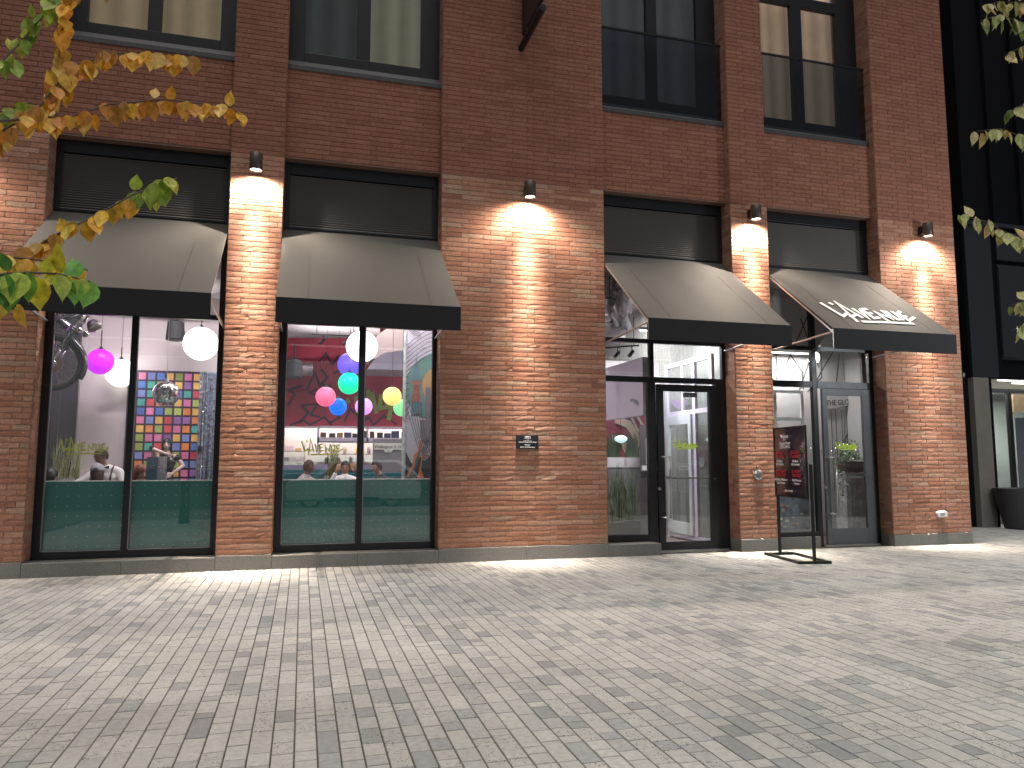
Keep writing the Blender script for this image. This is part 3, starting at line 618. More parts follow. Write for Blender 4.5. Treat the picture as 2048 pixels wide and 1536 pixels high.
# ducts
M['duct'] = mat('white_duct', (.58, .54, .56), rough=.5, nz=(3, .1)); M['ductS'] = mat('silver_duct', (.62, .60, .62), rough=.3, metal=.9, nz=(9, .3), bump=(30, .01))
def duct(pts, rad, lb, mt='duct', rings=True):
    m = MB(); m.tube(pts, rad, 20)
    o = m.build('duct', mt, None, lb, 'air duct', loc=pts[0], smooth=True)
    return o
duct([(-.9, 16.0, 4.22), (1.5, 16.0, 4.32)], .2, 'white round air duct crossing in front of the red mural')
duct([(-.95, 16.6, 3.48), (.16, 16.6, 3.48)], .15, 'shiny silver air duct ending in front of the red mural', 'ductS')
duct([(-3.4, 13.3, 4.45), (-2.2, 13.3, 4.40), (-1.3, 13.4, 4.42)], .16, 'white air duct above the hanging loudspeaker')
duct([(4.7, 14.0, 4.35), (5.5, 13.8, 4.28), (5.7, 13.4, 4.1), (5.6, 12.9, 3.95)], .24, 'white bent air duct seen through the glass over the sidelight')
r = empty('ceiling_hood', (1.9, 15.6, IZ), 'big rounded beige ceiling hood over the right half of the globe window', 'ceiling hood')
m = MB(); arc = [(1.30 + 1.6 * (1 - math.cos(t)), 3.55 + .62 * math.sin(t)) for t in [k * math.pi / 16 for k in range(9)]]
m.prism([(1.22, 15.2, 3.35), (3.2, 15.2, 3.35), (3.2, 15.2, 3.75), (2.0, 15.2, 3.78), (1.5, 15.2, 3.68), (1.32, 15.2, 3.52)], (0, 1.2, 0)); m.build('lower_hood', mat('hood_lilac', (.45, .42, .52), rough=.4, nz=(4, .1)), r)
m = MB(); m.prism([(1.30, 15.5, 3.6), (3.2, 15.5, 3.72), (3.2, 15.5, 4.45), (1.75, 15.5, 4.35), (1.42, 15.5, 4.1)], (0, .9, 0)); m.build('upper_hood', mat('hood_beige', (.42, .34, .32), rough=.6), r)
# insulation up high in bay 3
r = empty('insulation_wrap', (5.2, 12.6, 4.9), 'crinkled silver insulation bundled above the left glass door', 'insulation')
m = MB(); ri = random.Random(5)
for k in range(7):
    x = 4.75 + k * .14; m.tube([(x + ri.uniform(-.06, .06), 12.5 + ri.uniform(-.3, .3), 4.96), (x + ri.uniform(-.05, .1), 12.5 + ri.uniform(-.3, .3), 4.5), (x + .06 + ri.uniform(-.05, .1), 12.6, 4.1 + ri.uniform(-.1, .2)), (x + .3, 12.8, 4.0 + ri.uniform(-.05, .1))], [.1, .12, .08, .05], 7)
m.build('foil', mat('foil_wrap', (.6, .57, .58), rough=.35, metal=.6, nz=(10, .35), bump=(14, .05)), r, smooth=True)
def track(x0, x1, y, z, heads, lb, dy=0):
    r = empty('track_light', ((x0 + x1) / 2, y, z + .4), lb, 'track light', 'track spotlights')
    m = MB(); m.tube([(x0, y, z), (x1, y + dy, z)], .014, 6); m.tube([(x0 + .1, y, z), (x0 + .1, y, z + .5)], .008, 5); m.tube([(x1 - .1, y + dy, z), (x1 - .1, y + dy, z + .5)], .008, 5); m.build('rail', 'black', r)
    for k in range(heads):
        t = (k + .5) / heads; x = x0 + (x1 - x0) * t; yy = y + dy * t
        m = MB(); m.tube([(x, yy, z), (x, yy, z - .09)], .01, 6); m.tube([(x + .02, yy, z - .09), (x - .07, yy - .03, z - .19)], .032, 10); m.build('spotlight', 'black', r)
track(.1, 1.0, 14.8, 3.95, 2, 'black track with two spotlights in front of the red mural')
track(4.85, 5.62, 12.6, 3.52, 4, 'black track with four spotlights above the sidelight', dy=-.7)
track(4.5, 5.35, 12.3, 4.42, 1, 'short black track with one spotlight high beside the insulation')

# ---- bay 2: red mural wall, kitchen ---------------------------------
r = empty('mural_wall', (.9, 17.5, 2.28), 'red wall painted with black zigzag lines over the kitchen opening', 'mural')
B('red_panel', mat('mural_red', (.42, .025, .065), rough=.55, nz=(2.5, .25)), r, (-.915, 2.9, 17.5, 17.6, 2.29, 4.95))
B('edge', 'wallW', r, (-.915, 2.9, 17.49, 17.61, 2.25, 2.288))
m = MB(); fn = lambda u, v: (u, 17.498, v); th = (0, -.004, 0); zr = random.Random(12)
Z1 = [[(-.35, 2.75), (-.2, 3.0), (-.35, 3.1), (-.05, 3.2)], [(-.1, 2.35), (.1, 2.6), (-.05, 2.75), (.3, 2.8), (.15, 2.55), (.35, 2.5)], [(.05, 3.1), (.22, 3.5), (.35, 3.15), (.1, 3.05), (.3, 2.98)],
      [(.35, 3.6), (.5, 3.4), (.35, 3.25), (.6, 3.2)], [(.3, 3.75), (.45, 3.95), (.6, 3.7), (.72, 3.9), (.8, 3.6), (.62, 3.5)], [(.42, 2.95), (.62, 3.05), (.72, 2.85)], [(.55, 2.36), (.8, 2.5), (.62, 2.62), (.9, 2.66), (.8, 2.85)],
      [(-.3, 2.3), (0, 2.42), (.15, 2.32), (.45, 2.5), (.62, 2.32)], [(-.38, 3.35), (-.3, 3.6), (-.1, 3.45), (-.15, 3.75)], [(1.2, 2.36), (1.45, 2.5), (1.55, 2.34), (1.8, 2.55), (2.1, 2.35)], [(1.15, 3.15), (1.45, 3.12), (1.3, 2.95), (1.5, 2.85), (1.3, 2.7)],
      [(.85, 3.2), (1.1, 3.35), (1.05, 3.7), (1.3, 3.8)], [(.9, 2.4), (1.02, 2.7), (1.2, 2.55)], [(1.95, 2.6), (2.2, 2.75), (2.05, 2.9), (2.3, 3.1)]]
for z in Z1: m.stroke(z, .052, fn, th)
m.build('zigzag', mat('mural_black', (.06, .02, .05), rough=.6), r)
m = MB()
for z in [[(1.5, 3.1), (1.62, 2.6)], [(1.42, 3.15), (1.45, 2.75)], [(1.72, 3.05), (1.68, 2.72), (1.95, 2.78), (1.9, 2.45)], [(1.75, 3.1), (2.0, 3.12)], [(1.15, 3.0), (1.2, 2.6)], [(.75, 2.72), (1.0, 2.9)]]: m.stroke(z, .1, fn, (0, -.007, 0))
m.build('green_letters', mat('mural_green', (.32, .42, .10), rough=.6), r)
for (a, b) in ((1.02, 1.26), (2.08, 2.3), (-.42, -.1)):
    pass
# kitchen
r = empty('kitchen_shelving', (-.1, 18.2, .03), 'steel kitchen wall shelving stacked with white boxes left of the pass', 'shelving')
m = MB()
for z in (1.0, 1.28, 1.5, 1.72): m.box(-.9, .05, 17.95, 18.35, z, z + .015)
for x in (-.9, .03): m.box(x, x + .02, 17.95, 17.97, .03, 1.9)
m.build('rack', 'steel', r)
m = MB(); rk = random.Random(9)
for z in (1.015, 1.295, 1.515, 1.735):
    x = -.85
    while x < -.05:
        wv = rk.uniform(.07, .16); c = rk.choice([(.85, .83, .8), (.8, .8, .78), (.75, .62, .3), (.3, .31, .32), (.7, .2, .15), (.85, .85, .85)])
        m.box(x, x + wv, 18.0, 18.2, z, z + rk.uniform(.06, .17), c); x += wv + rk.uniform(.01, .05)
m.build('stored_box', mat('stored_goods', attr=True, rough=.6), r, kind='stuff')
r = empty('pass_shelf', (1.25, 17.3, 1.9), 'long hanging shelf of a bar pass lined with dark boxes over the counter', 'shelf')
m = MB(); m.box(.30, 2.42, 17.2, 17.42, 1.925, 1.945); m.box(.30, .345, 17.2, 17.42, 1.70, 2.28); m.box(1.38, 1.42, 17.2, 17.42, 1.93, 2.28); m.box(.30, 2.42, 17.2, 17.42, 2.255, 2.285); m.box(.30, 2.42, 17.2, 17.22, 1.915, 2.03); m.box(2.39, 2.42, 17.2, 17.42, 1.9, 2.28)
m.build('shelf_frame', mat('shelf_lilac', (.62, .55, .68), rough=.4), r)
m = MB(); x = .37
while x < 2.3:
    wv = rk.uniform(.09, .17)
    m.box(x, x + wv, 17.24, 17.38, 1.946, 1.946 + rk.uniform(.18, .26), rk.choice([(.05, .03, .03), (.10, .06, .05), (.04, .06, .14), (.3, .22, .09), (.03, .03, .04), (.12, .10, .14)])); x += wv + rk.uniform(.02, .07)
m.build('boxed_goods', mat('boxed_goods', attr=True, rough=.5), r, kind='stuff')
r = empty('kitchen_counter', (1.0, 17.5, .03), 'stainless counter with backsplash along the kitchen behind the diners', 'counter')
B('counter_top', 'steel', r, (.0, 2.9, 17.2, 17.9, 1.08, 1.14)); B('counter_front', mat('counter_lilac', (.30, .27, .42), rough=.5), r, (-.9, 2.9, 17.15, 17.2, .03, 1.42))
B('upper_shelf', 'steel', r, (.3, 1.6, 18.1, 18.4, 1.66, 1.68), (.3, 1.6, 18.1, 18.4, 1.42, 1.435)); B('backsplash', mat('backsplash', (.62, .64, .6), rough=.3, metal=.3), r, (-.9, 2.9, 18.46, 18.49, .03, 2.6))
m = MB()
for k in range(9): x = .4 + k * .14; m.lathe([(0, 0), (.04, 0), (.045, .1), (.03, .16), (.02, .16)], (x, 18.25, 1.435 if k % 2 else 1.68), 10, col=rk.choice([(.7, .7, .68), (.2, .2, .2), (.6, .4, .12), (.6, .6, .6), (.3, .28, .2)]))
m.build('container', mat('containers', attr=True, rough=.3), r, kind='stuff')
r = empty('street_sign', (1.73, 16, 1.8), 'white street name plate reading Wellington St W above the diners', 'street sign')
B('backboard', mat('board_grey', (.22, .21, .22), rough=.6), r, (1.42, 2.06, 16.03, 16.06, 1.25, 1.97))
m = MB(); m.prism([(1.445, 16, 1.745), (1.64, 16, 1.745), (1.68, 16, 1.69), (1.80, 16, 1.69), (1.84, 16, 1.745), (2.03, 16, 1.745), (2.03, 16, 1.885), (1.445, 16, 1.885)], (0, .02, 0)); m.build('plate', mat('sign_white', (.72, .70, .62), rough=.5), r)
M['sign_ink'] = mat('sign_ink', (.03, .03, .035), rough=.6)
text('lettering', 'Wellington St W', .098, 'sign_ink', r, (1.7375, 15.998, 1.775), U, Z_, N_, sx=.86); text('lettering', '451', .035, 'sign_ink', r, (1.74, 15.998, 1.705), U, Z_, N_)
r = empty('booth', (.8, 15.2, .03), 'row of teal upholstered booth backs behind the seated diners', 'booth')
B('backrest', mat('booth_teal', (.02, .13, .15), rough=.5, nz=(3, .2)), r, (-.9, 2.0, 15.25, 15.4, .1, 1.275), (-.9, 2.0, 17.0, 17.1, .1, 1.33), bevel=.02)
B('seat', 'teal', r, (-.9, 2.0, 14.8, 15.25, .1, .5), bevel=.02)
# mural panel at right of bay 2
r = empty('city_mural', (1.95, 12.6, .03), 'tall panel painted with grey swirls, a brick clock tower and orange flames', 'mural')
B('panel', mat('mural_base', (.66, .62, .72), rough=.6), r, (1.62, 2.5, 12.60, 12.68, .05, 4.9))
B('edge_strip', mat('edge_pale', (.55, .58, .58), rough=.4, nz=(12, .35)), r, (1.595, 1.64, 12.57, 12.60, .05, 4.9))
fm = lambda u, v: (u, 12.5815, v)
def flat(name, polys, c, k=1, par=None, y=12.6):
    m = MB()
    for p in polys: m.prism([(u, y - .003 * k, v) for u, v in p], (0, -.0025, 0))
    return m.build(name, mat('paint_' + name, c, rough=.6), par or r)
flat('painted_sky', [[(1.64, 2.55), (1.66, 2.95), (1.75, 3.1), (1.9, 3.25), (2.2, 3.4), (2.2, 2.2), (1.9, 2.25), (1.75, 2.4)]], (.16, .32, .29))
flat('painted_sun', [[(1.88 + .34 + .3 * math.cos(t), 2.78 + .34 * math.sin(t)) for t in [k * math.pi / 10 for k in range(20)]]], (.62, .38, .16), 2)
flat('painted_tower', [[(1.74, 2.5), (1.90, 2.5), (1.90, 2.62), (1.88, 2.64), (1.88, 2.8), (1.90, 2.82), (1.90, 2.86), (1.74, 2.86), (1.74, 2.82), (1.76, 2.8), (1.76, 2.64), (1.74, 2.62)]], (.42, .15, .12), 3)
flat('painted_spire', [[(1.745, 2.87), (1.895, 2.87), (1.83, 3.2), (1.82, 3.34), (1.81, 3.2)], [(1.74, 2.3), (1.92, 2.3), (1.92, 2.5), (1.74, 2.5)]], (.14, .26, .32), 3)
flat('painted_buildings', [[(1.90, 1.9), (2.06, 1.75), (2.06, 2.4), (1.98, 2.4), (1.98, 2.2), (1.9, 2.2)], [(1.98, 2.4), (2.06, 2.4), (2.06, 2.75), (1.98, 2.75)]], (.25, .2, .26), 4)
flat('painted_ground', [[(1.66, 1.2), (2.1, 1.2), (2.1, 1.62), (1.98, 1.5), (1.9, 1.58), (1.82, 1.4), (1.74, 1.5), (1.66, 1.66)]], (.04, .055, .07), 2)
flat('painted_flame', [[(1.67, 1.24), (1.72, 1.24), (1.82, 1.42), (1.9, 1.58), (1.93, 1.93), (1.86, 1.68), (1.79, 1.6), (1.78, 1.45), (1.7, 1.32)], [(1.86, 1.22), (1.97, 1.22), (1.92, 1.36), (1.93, 1.5), (2.06, 1.68), (1.93, 1.56), (1.9, 1.42)]], (.80, .24, .07), 4)
flat('painted_road', [[(1.70, 1.24), (1.80, 1.27), (1.87, 1.5), (1.90, 1.74), (1.83, 1.55), (1.8, 1.4)]], (.08, .12, .16), 5)
m = MB(); rm = random.Random(2)
for k in range(6): m.stroke([(1.65 + .05 * k + .22 * t ** 1.6, 2.5 - k * .02 - .8 * t + .10 * math.sin(t * 3 + k * .4)) for t in [j / 8 for j in range(9)]], .008, fm, (0, -.0015, 0))
for k in range(7): m.stroke([(1.64 + .5 * t, 3.0 + k * .075 + .35 * math.sin(t * 1.3)) for t in [j / 8 for j in range(9)]], .010, fm, (0, -.0015, 0))
for k in range(5): m.stroke([(1.85 + (.03 + .035 * k) * math.cos(t), 3.78 + (.03 + .03 * k) * math.sin(t)) for t in [j * math.pi / 7 for j in range(12)]], .010, fm, (0, -.0015, 0))
for k in range(6): m.stroke([(1.93, 1.58 + .02 * k), (2.08, 1.48 + k * .11)], .008, fm, (0, -.0015, 0))
for k in range(7): m.stroke([(1.62, 2.2 + k * .12), (1.70, 2.32 + k * .1)], .012, fm, (0, -.0015, 0))
m.stroke([(1.77, 2.5), (1.77, 2.62), (1.85, 2.62), (1.85, 2.5)], .008, fm, (0, -.0015, 0)); m.stroke([(1.8, 2.7), (1.8, 2.78), (1.84, 2.78), (1.84, 2.7)], .008, fm, (0, -.0015, 0))
m.build('line_work', mat('ink_line', (.055, .05, .075), rough=.7), r)
# tall grass plants
def grass_plant(x, y, z0, h, wd, n, lb, seed, pot=(.16, .3), cm=(.13, .20, .05), mixc=(.42, .40, .18), grp=None, potm='white', square=None):
    r = empty('ornamental_grass', (x, y, z0), lb, 'potted plant', grp); rg = random.Random(seed)
    m = MB()
    if square: m.box(x - square, x + square, y - .12, y + .12, z0, z0 + pot[1])
    else: m.lathe([(0, z0), (pot[0] * .75, z0), (pot[0], z0 + pot[1]), (pot[0] * .9, z0 + pot[1]), (pot[0] * .88, z0 + pot[1] - .04), (0, z0 + pot[1] - .04)], (x, y, 0), 20)
    m.build('planter', potm, r)
    m = MB()
    for k in range(n):
        bx = x + rg.uniform(-1, 1) * wd * .45; by = y + rg.uniform(-.06, .06); a = rg.uniform(0, 6.28); L = h * rg.uniform(.55, 1.05); sp = rg.uniform(.03, wd * .55); wv = rg.uniform(.004, .009)
        c = Vector(cm).lerp(Vector(mixc), rg.random() ** 1.5) * rg.uniform(.7, 1.2); px, py = -math.sin(a) * wv, math.cos(a) * wv * .5
        pts = []; 
        for j in range(6):
            t = j / 5; xx = bx + math.cos(a) * sp * t * t; yy = by + math.sin(a) * sp * .6 * t * t; zz = z0 + pot[1] - .03 + L * (t - .22 * t ** 3 * rg.random()); q = (1 - t) ** .7
            pts += [(xx - wv * q, yy - py * q, zz), (xx + wv * q, yy + py * q, zz)]
        m.add(pts, [(2 * j, 2 * j + 1, 2 * j + 3, 2 * j + 2) for j in range(5)], tuple(c))
    m.build('blades', M.setdefault('blade', mat('grass_blade', attr=True, rough=.6)), r)
grass_plant(-3.55, 13.2, .9, .8, .42, 90, 'pale tall ornamental grass in a planter at the left of the motorbike window', 1, pot=(.16, .34), cm=(.30, .32, .13), mixc=(.62, .62, .36))
grass_plant(.57, 15.05, .85, .95, .2, 60, 'tall dark green grass plant standing among the diners', 2, pot=(.1, .25), cm=(.06, .09, .04), mixc=(.28, .3, .1), potm='black')
grass_plant(5.14, 12.1, .05, 1.15, .42, 110, 'tall reed grass in a grey trough, left one behind the sidelight', 3, pot=(.15, .42), cm=(.05, .13, .04), mixc=(.55, .55, .42), grp='reed grass behind the sidelight', potm='granite', square=.2)
grass_plant(5.52, 12.3, .05, 1.2, .42, 110, 'tall reed grass in a grey trough, right one behind the sidelight', 4, pot=(.15, .42), cm=(.05, .13, .04), mixc=(.5, .52, .35), grp='reed grass behind the sidelight', potm='granite', square=.2)
grass_plant(6.10, 14.2, 1.38, .62, .3, 160, 'clipped dark grass in a white box on the low wall, left one', 5, pot=(.15, .2), cm=(.03, .06, .04), mixc=(.08, .12, .06), grp='clipped grass boxes', square=.18)
grass_plant(6.52, 14.2, 1.38, .62, .3, 160, 'clipped dark grass in a white box on the low wall, right one', 6, pot=(.15, .2), cm=(.03, .06, .04), mixc=(.08, .12, .06), grp='clipped grass boxes', square=.18)

# ---- bay 3: lobby ----------------------------------------------------
B('bulkhead', mat('bulkhead_lilac', (.60, .53, .66), rough=.6), bld, (5.62, 5.72, 11.78, 14.6, 2.29, 3.3))
B('low_wall', mat('low_wall_tile', (.30, .29, .32), rough=.5), bld, (5.72, 7.0, 14.1, 14.3, .03, 1.38))
r = empty('lobby_mural', (6.4, 14.9, .03), 'wine-red wall painted with beige swirling bands behind the sidelight', 'mural')
B('panel', mat('mural_wine', (.22, .03, .05), rough=.6, nz=(3, .2)), r, (4.8, 7.3, 14.9, 15.0, .05, 2.75))
fm3 = lambda u, v: (u, 14.898, v)
for nm, wd_, cc, th_ in (('painted_outline', .20, (.03, .025, .03), -.003), ('painted_band', .165, (.55, .42, .27), -.006)):
    m = MB(); C1 = [(6.45, 2.4), (6.75, 2.3), (6.95, 2.0), (7.1, 1.6), (7.3, 1.2)]
    m.stroke(C1, wd_, fm3, (0, th_, 0)); m.stroke([(6.35, 2.0), (6.6, 1.95), (6.72, 1.7), (6.8, 1.4), (7.05, 1.15)], wd_ * .8, fm3, (0, th_ * 1.2, 0)); m.stroke([(6.2, 1.9), (6.28, 1.6), (6.24, 1.3)], wd_ * .8, fm3, (0, th_, 0))
    m.stroke([(6.8, 2.5), (6.95, 2.2), (7.2, 1.95)], wd_ * .35, fm3, (0, th_, 0)); m.stroke([(6.95, 2.5), (7.1, 2.25), (7.3, 2.1)], wd_ * .35, fm3, (0, th_, 0)); m.build(nm, mat(nm, cc, rough=.6), r)
r = empty('pendant_lamp', (6.23, 14.0, 4.9), 'small turquoise-white dome pendant over the clipped grass boxes', 'pendant lamp', 'glass globe pendant lamps')
m = MB(); m.lathe([(.0, 1.86), (.05, 1.87), (.12, 1.91), (.125, 1.96), (.06, 2.0), (0, 2.01)], (6.0, 13.6, 0), 20); m.build('shade', mat('dome_glass', (.6, .9, .92), rough=.3, emis=((.62, .9, .92), 1.0)), r, smooth=True)
m = MB(); m.tube([(6.0, 13.6, 2.0), (6.0, 13.6, IZ)], .004, 5); m.build('cord', 'black', r)
# glazed partition (white frames), runs back from the facade
r = empty('lobby_screen', (7.0, 12.7, .03), 'white framed glazed screen with a door inside the entrance lobby', 'glass screen')
m = MB()
for y in (11.80, 12.42, 13.5): m.box(6.97, 7.03, y, y + .10, .03, 3.42)
for z in (.05, 2.38, 3.34): m.box(6.975, 7.025, 11.9, 13.5, z, z + .085)
m.box(6.975, 7.025, 12.9, 12.94, 2.465, 3.34)
m.build('screen_frame', mat('frame_white', (.70, .64, .76), rough=.4), r, bevel=.003)
B('pane', 'glass', r, (6.996, 7.004, 11.9, 13.5, .135, 3.34))
m = MB()
for (a, b, c, d) in ((12.54, 12.64, .14, 2.37), (13.38, 13.48, .14, 2.37), (12.64, 13.38, .14, .36), (12.64, 13.38, 2.2, 2.37)): m.box(6.93, 6.97, a, b, c, d)
m.build('screen_door', mat('door_white', (.62, .68, .68), rough=.4), r, bevel=.003)
m = MB(); m.tube([(6.9, 12.55, 1.2), (6.9, 13.45, 1.2)], .016, 8); m.build('push_bar', 'steel', r)
B('lobby_wall', mat('wall_tile_green', (.34, .36, .33), rough=.35, nz=(5, .1)), bld, (7.35, 7.42, 11.9, 18.4, .03, IZ))
m = MB()
for k in range(22): m.box(7.345, 7.35, 11.95 + k * .16, 11.957 + k * .16, .1, 4.9)
for k in range(10): m.box(7.344, 7.35, 11.95, 15.4, .4 + k * .5, .408 + k * .5)
m.build('tile_joint', mat('tile_joint', (.55, .55, .50), rough=.8), bld, kind='stuff')
# back wall of lobby with posters and arrow notice
B('lobby_wall', 'wallW', bld, (5.75, 6.93, 13.75, 13.80, 2.75, 3.5))
r = empty('notice_board', (6.6, 13.75, 2.0), 'dark framed board with a thin white outline beyond the lobby door', 'notice board')
B('board', mat('board_brown', (.08, .06, .065), rough=.5), r, (6.42, 6.95, 13.62, 13.66, .45, 2.22)); m = MB()
for p in [[(6.55, 1.95), (6.55, 1.45), (6.85, 1.45)], [(6.55, 1.2), (6.85, 1.2)], [(6.55, 1.95), (6.62, 1.95)]]: m.stroke(p, .014, lambda u, v: (u, 13.618, v), (0, -.003, 0))
m.build('outline', 'letterW', r)
r = empty('arrow_notice', (6.62, 13.5, 1.4), 'small white notice with a black arrow pointing right beyond the door', 'notice')
B('sheet', 'letterW', r, (6.42, 6.78, 13.560, 13.565, 1.325, 1.42)); m = MB(); m.stroke([(6.6, 1.372), (6.72, 1.372)], .022, lambda u, v: (u, 13.558, v), (0, -.002, 0)); m.prism([(6.71, 13.558, 1.345), (6.75, 13.558, 1.372), (6.71, 13.558, 1.40)], (0, -.002, 0)); m.build('arrow', 'sign_ink', r)
for (x, z, c_, lb) in ((6.17, 2.78, (.78, .30, .95), 'lilac globe pendant reflected size, beyond the left glass door'), (6.72, 2.73, (.02, .25, 1.0), 'blue globe pendant beyond the left glass door')):
    globe(x, 14.6, z, .15 if x < 6.5 else .26, c_, 1.0, lb.replace(' reflected size,', ''))
# camera
r = empty('security_camera', (5.6, 11.95, 2.55), 'small white security camera on the lilac bulkhead', 'security camera')
m = MB(); m.tube([(5.62, 12.1, 2.58), (5.56, 12.1, 2.57)], .018, 8); m.build('mount', 'white', r); m = MB(); m.tube([(5.56, 12.14, 2.58), (5.50, 11.98, 2.56)], .032, 12); m.build('body', 'white', r)

# ---- bay 4 lobby -----------------------------------------------------
B('lobby_wall', mat('lobby_light_wall', (.46, .44, .44), rough=.7), bld, (7.5, 11.0, 12.95, 13.02, .03, IZ), (10.72, 10.78, 12.2, 12.95, .03, IZ), (7.5, 7.56, 11.9, 12.95, .03, IZ))
B('lobby_lining', 'frameG', bld, (10.47, 10.62, 12.15, 12.2, .03, 4.9))
r = empty('line_mural', (9.3, 12.95, .03), 'pale wall drawn all over with black architectural lines behind the grey door', 'mural')
B('panel', mat('mural_pale', (.56, .53, .54), rough=.7), r, (7.6, 10.7, 12.93, 12.948, .05, 4.8))
fm4 = lambda u, v: (u, 12.928, v); m = MB(); q = random.Random(21)
for k in range(13): x = 9.95 + k * .06 if k > 3 else 9.72 + k * .11; m.stroke([(x + .4, .9), (x + .4, 2.55)], .010, fm4, (0, -.003, 0))
for k in range(7): m.stroke([(8.2 + k * .13, 1.0), (8.2 + k * .13, 2.9 - (k % 3) * .2)], .011, fm4, (0, -.003, 0))
for p in [[(8.3, 3.1), (9.0, 4.4)], [(9.1, 3.1), (9.1, 4.5)], [(9.3, 3.4), (9.9, 4.5)], [(10.1, 3.4), (9.7, 4.4)], [(10.55, 1.8), (11.0, 2.5)], [(10.5, 1.6), (10.9, 2.2)], [(8.2, 2.9), (8.6, 3.7)], [(8.25, 3.75), (8.5, 3.3), (8.5, 2.95)], [(8.6, 3.75), (8.9, 3.2), (9.2, 3.0)], [(9.3, 3.8), (9.7, 3.3), (9.7, 2.95)], [(9.9, 2.95), (10.2, 3.4), (10.5, 3.8)], [(10.0, 3.0), (10.5, 3.1), (10.6, 3.7)], [(9.6, 2.9), (9.95, 3.7)], [(8.0, 3.1), (8.8, 3.8)], [(10.15, 3.8), (10.15, 3.2), (9.8, 2.9)]]: m.stroke(p, .022, fm4, (0, -.004, 0))
for k in range(3): m.stroke([(8.4 + k * .05 + .18 * math.cos(t), 3.3 + .3 * math.sin(t)) for t in [j * .5 for j in range(8)]], .012, fm4, (0, -.003, 0))
m.build('line_work', mat('ink_line_grey', (.05, .05, .055), rough=.7), r)
r = empty('arch_sign', (10.6, 12.9, 2.7), 'white arched sign starting THE GLO seen through the grey door', 'sign')
m = MB(); m.prism([(10.12, 12.90, 2.52), (10.45, 12.90, 2.60), (10.72, 12.90, 2.64), (10.72, 12.90, 2.90), (10.45, 12.90, 2.86), (10.12, 12.90, 2.80)], (0, -.03, 0)); m.build('board', mat('arch_white', (.62, .58, .60), rough=.6), r)
t_ = text('lettering', 'THE GLO', .155, 'sign_ink', r, (10.46, 12.868, 2.64), (1, 0, .06), Z_, N_, sx=.86, bold=.001)
r = empty('flower_basket', (10.26, 12.3, 1.28), 'wicker basket overflowing with ivy and white flowers behind the grey door', 'flower basket')
m = MB(); m.prism([(10.06, 12.2, 1.28), (10.44, 12.2, 1.28), (10.47, 12.2, 1.50), (10.03, 12.2, 1.50)], (0, .22, 0)); m.build('basket', mat('wicker', (.10, .045, .04), rough=.8, nz=(60, .5), bump=(90, .01)), r)
m = MB(); fl = MB(); q = random.Random(6)
for k in range(420):
    u = q.gauss(0, 1); x = 10.22 + u * .16; z = 1.58 + abs(q.gauss(0, .16)) - .1 * abs(u)
    if q.random() < .22: x = 10.0 + q.gauss(0, .05); z = 1.55 - q.random() * .85
    y = 12.3 + q.gauss(0, .09); s_ = q.uniform(.018, .04); a = Vector((q.uniform(-1, 1), q.uniform(-1, 1), q.uniform(-1, 1))).normalized() * s_; b = a.cross(Vector((q.uniform(-1, 1), q.uniform(-1, 1), q.uniform(-1, 1)))).normalized() * s_ * .6
    c = Vector((x, y, z))
    if q.random() < .26: fl.add([c - a * .7, c + b * .9, c + a * .7, c - b * .9], [(0, 1, 2, 3)])
    else: m.add([c - a, c + b, c + a, c - b], [(0, 1, 2, 3)], tuple(Vector((.12, .24, .08)) * q.uniform(.5, 1.6)))
m.build('foliage', M['blade'], r, kind='stuff'); fl.build('flowers', 'letterW', r, kind='stuff')
r = empty('crate_stand', (10.3, 12.4, .03), 'stand of upright white boards under the flower basket', 'stand')
m = MB()
for k in range(4): m.box(10.0 + k * .125, 10.115 + k * .125, 12.17, 12.47, .04, 1.27)
m.build('board', mat('whitewashed_board', (.62, .58, .60), rough=.7, nz=(7, .3)), r)
r = empty('poster', (8.4, 12.0, .9), 'street scene poster with small red cars behind the menu stand', 'poster')
B('sheet', mat('poster_blue', (.16, .19, .25), rough=.5, nz=(7, .6)), r, (8.12, 8.85, 11.75, 11.77, .28, 1.0))
m = MB()
for k in range(16): x = q.uniform(8.16, 8.75); z = q.uniform(.32, .93); m.box(x, x + .07, 11.742, 11.7485, z, z + .035, q.choice([(.5, .06, .06), (.6, .56, .5), (.3, .3, .34), (.55, .3, .3)]))
m.build('printed_cars', mat('printed', attr=True, rough=.6), r, kind='stuff')
r = empty('inner_window', (8.5, 12.6, .03), 'white cross-barred inner window beside the grey door', 'window')
m = MB()
for (a, b, c, d) in ((8.55, 8.63, .3, 2.85), (9.17, 9.23, .3, 2.85), (8.63, 9.17, 2.27, 2.33), (8.63, 9.17, 2.80, 2.85)): m.box(a, b, 12.3, 12.34, c, d)
m.build('window_frame', 'white', r)
r = empty('string_lights', (9.9, 12.1, 1.9), 'string of tiny warm bulbs draped across behind the menu stand and grey door', 'string lights')
pts = [Vector((8.0 + k * .09, 11.95, 1.72 + .07 * math.sin(k * .7) - .05 * math.sin(k * .23))) for k in range(24)]
m = MB(); m.tube(pts, .003, 4); m.build('wire', 'black', r)
m = MB(); [m.ball(p + Vector((0, 0, -.012)), .007, 6, 4) for p in pts]; m.build('bulb', mat('tiny_bulb', (1, .9, .8), emis=((1, .9, .8), 6)), r, kind='stuff')

